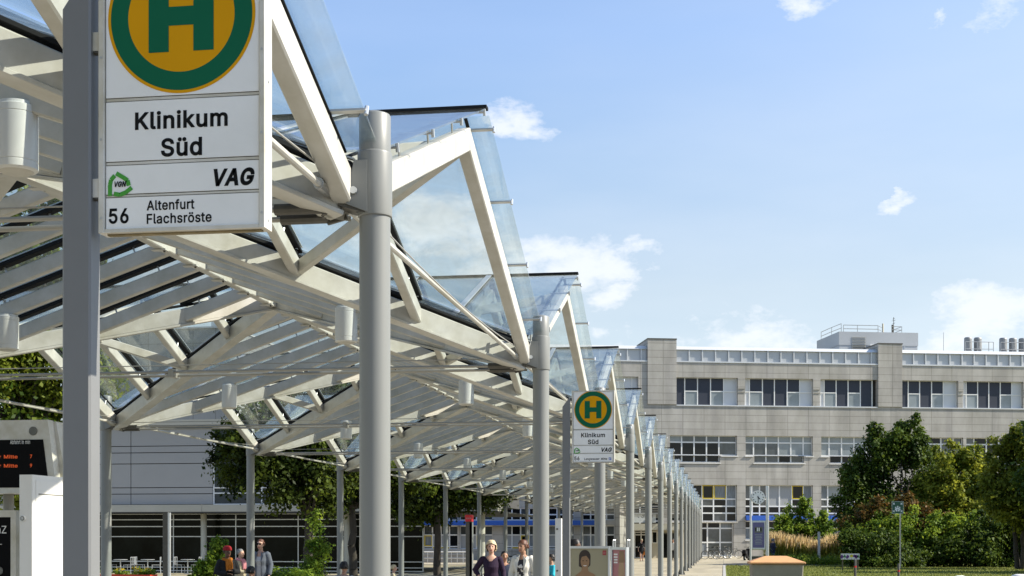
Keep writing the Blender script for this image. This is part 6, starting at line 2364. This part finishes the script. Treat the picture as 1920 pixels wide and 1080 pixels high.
t, w, z = stele('white_stele', 'slim white post with small fittings left of the far bus stop sign', 'post', 1047.5, 27, 972, 12, .13, 'white_paint')
for py in (992, 1070):
    m = MB()
    m.tube((-.02, -.085, ZH(py, 27)), (-.02, -.064, ZH(py, 27)), .018, 'dark_steel', 12)
    m.build('fitting', t)
t, w, z = stele('ticket_validator', 'grey post with a bright red box on top', 'post', 880, 36, 978, 12, .16, 'dark_steel')
M('red_box', (.50, .012, .02), .4, var=.04)
m = MB()
m.beam((0, 0, z), (0, 0, ZH(965.5, 36)), w * 2 + .03, .20, 'red_box', (0, 1, 0), .02)
bx = m.build('red_box', t)
m = MB()
for j in range(3):
    m.box(-.06 + j * .045, -.03 + j * .045, -.1035, -.1, ZH(972, 36) - .02, ZH(972, 36) + .02, 'poster_pink')
m.build('symbol', bx)
m = MB()
m.box(.02, w + .012, -.08, .06, 0, z - .02, 'grey_paint')
m.build('side_panel', t)
t, w, z = stele('dark_stele', 'dark flat post standing in front of the pavilion glass', 'post', 311, 42, 960, 10, .10, 'dark_steel')
m = MB()
m.box(w + .001, w + .06, -.05, .05, 0, z - .02, 'alu')
m.build('side_panel', t)

# red planter with yellow flowers
o = GP(238, 38)
k = 38 / F
t = thing('flower_planter', 'red planter box with yellow flowers in front of the pavilion', 'planter', (o.x, o.y, 0))
z = ZH(1077, 38)
m = MB()
M('planter_red', (.62, .05, .012), .55, var=.06)
hw = 53 * k
m.box(-hw, hw, -.25, -.20, .05, z, 'planter_red')
m.box(-hw, hw, .20, .25, .05, z, 'planter_red')
m.box(-hw, -hw + .05, -.20, .20, .05, z, 'planter_red')
m.box(hw - .05, hw, -.20, .20, .05, z, 'planter_red')
m.box(-hw + .05, hw - .05, -.2, .2, .05, z - .06, 'soil')
m.build('box', t)
rng2 = np.random.default_rng(9)
cl = np.stack([rng2.uniform(-hw + .1, hw - .05, 26), rng2.uniform(-.1, .15, 26), rng2.uniform(z, z + .1, 26)], 1)
ob('foliage', leaves('foliage', cl, .10, 40, .06, 'leaf_bright', 71), t)
ob('flower', leaves('flower', cl[:10] + np.array([0, 0, .08]), .06, 18, .05, 'flower_yellow', 72), t)

# grit bin with an orange lid
o = GP(1455, 33)
k = 33 / F
t = thing('grit_bin', 'grey grit bin with a sloping orange lid and a white label', 'bin', (o.x, o.y, 0), R(3))
M('bin_grey', (.24, .22, .18), .7, var=.12, scale=4)
M('bin_orange', (.60, .30, .12), .6, var=.12, scale=3, tint=(.55, .29, .13))
zl0, zl1, zl2 = ZH(1057, 33), ZH(1053.5, 33), ZH(1042.5, 33)
hw, hb = 51 * k, 43 * k
m = MB()
m.add([(-hb, -.36, .02), (hb, -.36, .02), (hb, .36, .02), (-hb, .36, .02), (-hw + .045, -.45, zl0), (hw - .045, -.45, zl0), (hw - .045, .45, zl0), (-hw + .045, .45, zl0)],
      [(0, 3, 2, 1), (4, 5, 6, 7), (0, 1, 5, 4), (1, 2, 6, 5), (2, 3, 7, 6), (3, 0, 4, 7)], 'bin_grey')
bd = m.build('body', t)
bv = bd.modifiers.new('bevel', 'BEVEL')
bv.width = .03
bv.segments = 3
m = MB()
tw_ = 20 * k
m.add([(-hw, -.50, zl0), (hw, -.50, zl0), (hw, .50, zl0), (-hw, .50, zl0), (-hw, -.50, zl1), (hw, -.50, zl1), (hw, .50, zl1), (-hw, .50, zl1), (-tw_, -.12, zl2), (tw_, -.12, zl2), (tw_, .2, zl2), (-tw_, .2, zl2)],
      [(0, 3, 2, 1), (0, 1, 5, 4), (1, 2, 6, 5), (2, 3, 7, 6), (3, 0, 4, 7), (4, 5, 9, 8), (5, 6, 10, 9), (6, 7, 11, 10), (7, 4, 8, 11), (8, 9, 10, 11)], 'bin_orange')
ld = m.build('lid', t)
bv = ld.modifiers.new('bevel', 'BEVEL')
bv.width = .012
bv.segments = 2
m = MB()
m.box(-6 * k, 6 * k, -.468, -.455, ZH(1070, 33), ZH(1062, 33), 'sign_white')
lb = m.build('label_plate', t)
lb.rotation_euler = (R(-4), 0, 0)
lb.location = (0, .075, -.03)

# clock stele with a poster
o = GP(1422, 83)
k = 83 / F
t = thing('clock_stele', 'clock and purple notice between two tall pale posts', 'clock', (o.x, o.y, 0), R(4))
z1 = ZH(911, 83)
for x0, w0, top in ((-14.5, 3.0, 912), (16.5, 5.2, 911)):
    m = MB()
    m.beam((x0 * k, 0, 0), (x0 * k, 0, ZH(top, 83)), w0 * k, .22, 'white_paint', (0, 1, 0), .015)
    m.build('post', t)
cz = ZH(932.5, 83)
m = MB()
m.tube((-1 * k, -.16, cz), (-1 * k, .16, cz), 12.8 * k, 'white_paint', 40)
cs = m.build('clock_case', t, smooth=40)
m = MB()
m.tube((-1 * k, -.165, cz), (-1 * k, -.161, cz), 11.3 * k, 'sign_white', 40)
fc = m.build('clock_face', cs)
m = MB()
for j in range(12):
    a = R(30 * j)
    d = Vector((math.sin(a), 0, math.cos(a)))
    c = Vector((-1 * k, -.167, cz))
    m.beam(c + d * 8.6 * k, c + d * 10.6 * k, .05, .003, 'black', (0, 1, 0), .0005)
m.build('hour_mark', fc)
m = MB()
c = Vector((-1 * k, -.170, cz))
d = Vector((math.sin(R(136)), 0, math.cos(R(136))))
m.beam(c - d * .06, c + d * 5.4 * k, .055, .004, 'black', (0, 1, 0), .0005)
d = Vector((math.sin(R(178)), 0, math.cos(R(178))))
c.y -= .006
m.beam(c - d * .08, c + d * 9 * k, .04, .004, 'black', (0, 1, 0), .0005)
m.build('hands', fc)
m = MB()
for py in (932, 977, 1030):
    m.tube((-14 * k, 0, ZH(py, 83)), (15 * k, 0, ZH(py, 83)), .035, 'alu', 8)
m.build('cross_bar', t)
m = MB()
m.box(-13 * k, 13 * k, -.08, .08, ZH(1030, 83), ZH(977, 83), 'alu')
nb = m.build('notice_board', t)
m = MB()
m.box(-10.8 * k, 10.8 * k, -.086, -.081, ZH(1027, 83), ZH(979.5, 83), 'poster_purple')
m.build('poster', nb)
m = MB()
m.box(-7 * k, 7.6 * k, -.089, -.086, ZH(999, 83), ZH(988, 83), 'groove')
for x0 in (-5, -2, 1.2, 4.2):
    m.box((x0 - 1) * k, (x0 + 1) * k, -.092, -.089, ZH(996, 83), ZH(989.5, 83), 'sign_white' if x0 in (-2, 1.2) else 'black')
for j, wj in enumerate((7, 5.5, 6.5, 5, 7.5, 6, 7)):
    m.box(-wj * k, wj * k, -.089, -.086, ZH(1003.2 + j * 2.9, 83), ZH(1002 + j * 2.9, 83), 'grey_blind')
m.build('print', nb)
o = GP(1417, 88)
t = thing('waste_bin', 'dark square waste bin behind the clock poles', 'bin', (o.x, o.y, 0), R(14))
m = MB()
m.beam((0, 0, .04), (0, 0, .62), .72, .62, 'dark_steel', (0, 1, 0), .04)
m.build('body', t)
m = MB()
m.beam((0, 0, .622), (0, 0, .68), .78, .68, 'groove', (0, 1, 0), .03)
m.build('lid', t)

# assembly point sign
o = GP(1688, 80.5)
k = 80.5 / F
t = thing('assembly_sign', 'green square assembly point sign with white figures on a thin pole', 'sign', (o.x, o.y, 0))
M('safety_green', (.010, .085, .045), .4, var=.04)
m = MB()
m.tube((0, 0, 0), (0, 0, ZH(940, 80.5)), .045, 'steel', 12)
m.build('pole', t)
z0, z1 = ZH(963, 80.5), ZH(940, 80.5)
x0, x1 = -15.5 * k, 5.5 * k
m = MB()
m.box(x0, x1, -.062, -.05, z0, z1, 'safety_green')
pn = m.build('panel', t)
m = MB()
cx, cz, hh = (x0 + x1) / 2, (z0 + z1) / 2, (z1 - z0) / 2
e = .012
for (a, b, c, d) in ((x0, x1, z0, z0 + e), (x0, x1, z1 - e, z1), (x0, x0 + e, z0 + e, z1 - e), (x1 - e, x1, z0 + e, z1 - e)):
    m.box(a, b, -.066, -.0625, c, d, 'sign_white')
for sx_ in (-1, 1):
    for sz in (-1, 1):
        p = Vector((cx + sx_ * hh * .78, -.0645, cz + sz * hh * .78))
        q = Vector((cx + sx_ * hh * .48, -.0645, cz + sz * hh * .48))
        m.beam(p, q, .035, .003, 'sign_white', (0, 1, 0), .0003)
        flat(m, [(q.x, q.z), (q.x + sx_ * .12, q.z), (q.x, q.z + sz * .12)] if sx_ * sz > 0 else [(q.x, q.z), (q.x, q.z + sz * .12), (q.x + sx_ * .12, q.z)], -.0665, 'sign_white')
for dx, dz_, r_ in ((-.11, .0, .04), (.11, .0, .04), (0, .05, .045), (-.06, -.07, .04), (.06, -.07, .04)):
    flat(m, oval(cx + dx, cz + dz_, r_, r_, 14), -.0672 - (.0012 if dz_ < 0 else 0), 'sign_white')
    flat(m, [(cx + dx - r_ * 1.1, cz + dz_ - .16), (cx + dx + r_ * 1.1, cz + dz_ - .16), (cx + dx + r_ * 1.1, cz + dz_ - .055), (cx + dx - r_ * 1.1, cz + dz_ - .055)], -.0672 - (.0012 if dz_ < 0 else 0), 'sign_white')
m.build('symbol', pn)

# painted board in front of the bushes
o = GP(1594, 76)
k = 76 / F
t = thing('painted_board', 'long white board painted with small trees and flowers, on posts', 'board', (o.x, o.y, 0))
z0, z1 = ZH(1049, 76), ZH(1038, 76)
m = MB()
m.box(-17 * k, 17 * k, -.03, .03, z0, z1, 'white_paint')
bo = m.build('panel', t)
M('paint_violet', (.10, .03, .16), .6, var=.1)
M('paint_leaf', (.04, .16, .05), .6, var=.1)
M('paint_yellow', (.55, .45, .03), .6, var=.1)
m = MB()
zc = (z0 + z1) / 2
for x0, mt, kind in ((-15, 'paint_violet', 0), (-10, 'paint_leaf', 1), (-4.5, 'paint_violet', 0), (2.5, 'paint_yellow', 2), (8, 'paint_violet', 2), (11.5, 'paint_violet', 0), (14.5, 'paint_leaf', 1)):
    x = x0 * k
    if kind == 1:
        flat(m, [(x - .09, zc - .06), (x + .09, zc - .06), (x, zc + .14)], -.0305, mt)
    elif kind == 2:
        flat(m, oval(x, zc + .03, .09, .08, 12), -.0305, mt)
    else:
        flat(m, [(x - .09, zc - .12), (x + .03, zc - .10), (x + .09, zc + .02), (x - .01, zc + .11), (x - .08, zc + .03)], -.0305, mt)
    m.box(x - .012, x + .012, -.0312, -.0306, z0 + .015, zc - .1, 'dark_steel')
m.build('painting', bo)
for x in (-14, 14):
    m = MB()
    m.beam((x * k, .06, 0), (x * k, .06, z1 - .02), .06, .05, 'bark_light', (0, 1, 0))
    m.build('post', t)


def marker(px, Z, top, label, yaw=0):
    o = GP(px, Z)
    t = thing('marker_post', label, 'post', (o.x, o.y, 0), yaw, 'marker posts on the lawn')
    z = ZH(top, Z)
    m = MB()
    m.lathe([(.045, 0), (.045, z - .03), (.038, z - .005), (.01, z)], 'dark_steel', 16)
    m.build('post', t, smooth=40)
    m = MB()
    m.lathe([(.0465, z - .30), (.0465, z - .24)], 'red_box', 16)
    m.build('reflector', t)
    return t


marker(1603.5, 52, 1049, 'dark marker post with a red reflector below the painted board')
marker(1685, 52, 1057, 'dark marker post with a red reflector at the foot of the assembly sign')


def white_block(px, Z, top, wpx, label):
    o = GP(px, Z)
    t = thing('lawn_stone', label, 'boulder', (o.x, o.y, 0), 0, 'white stones at the lawn edge')
    w = wpx * Z / F / 2
    z = ZH(top, Z)
    m = MB()
    m.lathe([(w * .9, 0), (w, z * .3), (w * .98, z * .8), (w * .85, z * .95), (w * .4, z), (.01, z * 1.003)], 'white_paint', 28)
    m.build('body', t, smooth=60)
    m = MB()
    m.lathe([(w * 1.015, z * .12), (w * 1.015, z * .18)], 'groove', 28)
    m.build('band', t)


white_block(1800, 42, 1079, 26, 'smaller white round block at the bottom edge of the lawn')
white_block(1912, 42, 1076.5, 34, 'larger white round block at the bottom right corner')


# bicycles
def bicycle_parts():
    parts = []
    for x in (-.52, .52):
        m = MB()
        n = 28
        for r0, tr, mt in ((.335, .019, 'rubber'), (.305, .010, 'alu')):
            pts = [Vector((x + r0 * math.cos(2 * math.pi * i / n), 0, .355 + r0 * math.sin(2 * math.pi * i / n))) for i in range(n + 1)]
            m.path(pts, tr, mt, 6)
        for i in range(14):
            a = 2 * math.pi * i / 14
            m.tube((x, 0, .355), (x + .3 * math.cos(a), 0, .355 + .3 * math.sin(a)), .003, 'alu', 4)
        m.tube((x, -.05, .355), (x, .05, .355), .025, 'steel', 10)
        parts.append(('wheel', m.mesh('wheel')))
    m = MB()
    bb, seat, head, rear, front = Vector((-.08, 0, .30)), Vector((-.22, 0, .86)), Vector((.36, 0, .92)), Vector((-.52, 0, .355)), Vector((.52, 0, .355))
    for a, b, r in ((bb, seat, .017), (bb, head - Vector((0, 0, .06)), .019), (seat - Vector((-.02, 0, .08)), head, .017), (bb, rear, .011), (seat - Vector((-.02, 0, .1)), rear, .010), (head + Vector((-.02, 0, .08)), front, .014)):
        m.tube(a, b, r, 'bike_paint', 8)
    for x in (-.52, .52):
        pts = [Vector((x + .375 * math.cos(R(a)), 0, .355 + .375 * math.sin(R(a)))) for a in range(30, 181, 15)]
        m.path(pts, .012, 'dark_steel', 5)
    parts.append(('frame', m.mesh('frame')))
    m = MB()
    h = head + Vector((-.03, 0, .12))
    m.tube(head, h, .014, 'alu', 8)
    m.path([h + Vector((-.12, -.29, .03)), h + Vector((.0, -.2, .03)), h + Vector((.03, 0, 0)), h + Vector((.0, .2, .03)), h + Vector((-.12, .29, .03))], .013, 'dark_steel', 8)
    parts.append(('handlebar', m.mesh('handlebar')))
    m = MB()
    m.tube(seat, seat + Vector((-.02, 0, .10)), .013, 'alu', 8)
    m.prism([seat + Vector((-.15, -.09, .10)), seat + Vector((-.02, -.07, .10)), seat + Vector((.13, -.02, .10)), seat + Vector((.13, .02, .10)), seat + Vector((-.02, .07, .10)), seat + Vector((-.15, .09, .10))], (0, 0, .05), 'black')
    parts.append(('saddle', m.mesh('saddle')))
    m = MB()
    m.tube(bb - Vector((0, .05, 0)), bb + Vector((0, -.065, 0)), .09, 'steel', 18)
    for s in (-1, 1):
        m.tube(bb + Vector((0, s * .07, 0)), bb + Vector((s * .12, s * .08, -s * .11)), .012, 'steel', 6)
        m.box(bb.x + s * .12 - .045, bb.x + s * .12 + .045, s * .12 - .035, s * .12 + .035, .30 - s * .11 - .012, .30 - s * .11 + .012, 'black')
    m.path([Vector((-.75, -.05, .72)), Vector((-.32, -.05, .74)), Vector((-.32, .05, .74)), Vector((-.75, .05, .72)), Vector((-.75, -.05, .72))], .008, 'dark_steel', 5)
    parts.append(('crank', m.mesh('crank')))
    return parts


M('bike_paint', (.06, .065, .07), .35, .2, var=.1)
BK = bicycle_parts()
for px, Z, yw, lab in ((1333, 118, 20, 'bicycle nearest the last canopy column by the facade'), (1342, 120, -35, 'second bicycle leaning by the ground floor window'), (1352, 121, 12, 'third bicycle in the row under the window'),
                       (1364, 122, 65, 'fourth bicycle by the glass door, turned away'), (1374, 123, 8, 'last bicycle in the row, beside the stone pier'), (939, 60, 15, 'bicycle parked behind the blond woman'),
                       (963, 62, -30, 'bicycle parked behind the woman in the white jacket'), (1036, 45, 70, 'bicycle behind the second round column')):
    o = GP(px, Z)
    t = thing('bicycle', lab, 'bicycle', (o.x, o.y, 0), R(yw), 'parked bicycles')
    for nm, me in BK:
        ob(nm, me, t)

# motor scooter by the pier
o = GP(1400, 112)
t = thing('motor_scooter', 'dark motor scooter parked beside the stone pier', 'scooter', (o.x, o.y, 0), R(74))
for x in (-.60, .62):
    m = MB()
    m.tube((x, -.06, .25), (x, .06, .25), .25, 'rubber', 24)
    m.tube((x, -.065, .25), (x, .065, .25), .13, 'alu', 18)
    m.build('wheel', t)
m = MB()
m.prism([(-.85, -.16, .45), (-.3, -.16, .35), (-.15, -.16, .28), (.35, -.16, .28), (.42, -.16, .95), (.50, -.16, .95), (.48, -.16, .22), (-.2, -.16, .16), (-.5, -.16, .35), (-.9, -.16, .62), (-.9, -.16, .75), (-.25, -.16, .72), (-.15, -.16, .30), (-.3, -.16, .37)], (0, .32, 0), 'cloth_dark')
m.build('body', t)
m = MB()
m.prism([(-.9, -.13, .76), (-.2, -.13, .73), (-.2, -.13, .80), (-.85, -.13, .86)], (0, .26, 0), 'black')
m.build('seat', t)
m = MB()
m.tube((.48, 0, .9), (.42, 0, 1.08), .03, 'dark_steel', 8)
m.tube((.40, -.33, 1.08), (.40, .33, 1.08), .018, 'dark_steel', 8)
m.build('handlebar', t)
m = MB()
m.tube((.50, 0, 1.0), (.56, 0, 1.0), .07, 'alu', 14)
m.build('headlight', t)

# railing and low wall in front of the wing
o = GP(838, 100)
t = thing('ramp_railing', 'white ramp railing in front of the blue awning', 'railing', (o.x, o.y, 0), R(2))
k = 100 / F
hz = ZH(1035, 100)
m = MB()
for z in (hz, hz - .45):
    m.tube((-48 * k, 0, z), (42 * k, 0, z), .04, 'white_paint', 8)
m.build('rail', t)
for i in range(9):
    m = MB()
    x = (-48 + i * 11.25) * k
    m.tube((x, 0, 0), (x, 0, hz), .03, 'white_paint', 8)
    m.build('post', t)
t = thing('low_wall', 'low pale wall behind the ramp railing', 'wall', (GP(838, 102).x, GP(838, 102).y, 0), R(2))
m = MB()
m.box(-50 * k, 42 * k, 0, .25, 0, .55, 'stone_cladding')
m.build('body', t)
m = MB()
m.box(-50.5 * k, 42.5 * k, -.03, .28, .553, .62, 'kerb_stone')
m.build('coping', t)

t, w, z = stele('white_post', 'thin white post standing in the ornamental grass', 'post', 1535.5, 96.5, 997, 4.5, .12, 'white_paint')


# cafe chairs and tables in front of the pavilion glass
def cafe_parts():
    out = []
    m = MB()
    m.box(-.21, .21, -.21, .21, .44, .46, 'alu')
    out.append(('seat', m.mesh('seat')))
    m = MB()
    m.path([Vector((.21 * math.cos(R(a)), .20 + .05 * math.sin(R(a)), .84)) for a in range(0, 181, 30)], .016, 'alu', 6)
    for x in (-.12, -.04, .04, .12):
        m.tube((x, .215, .46), (x, .235, .84), .009, 'alu', 6)
    out.append(('backrest', m.mesh('backrest')))
    for sx_ in (-1, 1):
        for sy in (-1, 1):
            m = MB()
            m.tube((sx_ * .19, sy * .19, .44), (sx_ * .22, sy * .22, 0), .012, 'alu', 6)
            if sy > 0:
                m.tube((sx_ * .20, .20, .44), (sx_ * .21, .20, .84), .013, 'alu', 6)
            out.append(('leg', m.mesh('leg')))
    return out


CP = cafe_parts()
m = MB()
m.lathe([(.34, .70), (.35, .71), (.35, .725), (.34, .73)], 'alu', 24)
TT = m.mesh('table_top', 40)
m = MB()
m.lathe([(.20, 0), (.20, .02), (.03, .04), (.025, .70)], 'alu', 16)
TL = m.mesh('leg', 40)
for (px, lab) in ((226, 'round metal cafe table near the left canopy column'), (277, 'round metal cafe table left of the dark flat post'), (352, 'round metal cafe table right of the dark flat post')):
    o = GP(px, 70)
    t = thing('cafe_table', lab, 'table', (o.x, o.y, 0), 0, 'cafe tables before the pavilion')
    ob('table_top', TT, t)
    ob('leg', TL, t)
for (px, Z, yw, lab) in ((208, 70.2, 80, 'metal cafe chair left of the leftmost table'), (242, 69.8, -95, 'metal cafe chair right of the leftmost table'), (262, 70.3, 100, 'metal cafe chair left of the middle table'),
                         (293, 69.9, -70, 'metal cafe chair right of the middle table'), (336, 70.1, 90, 'metal cafe chair left of the rightmost table'), (368, 70, -85, 'metal cafe chair right of the rightmost table')):
    o = GP(px, Z)
    t = thing('cafe_chair', lab, 'chair', (o.x, o.y, 0), R(yw), 'cafe chairs before the pavilion')
    for nm, me in CP:
        ob(nm, me, t)
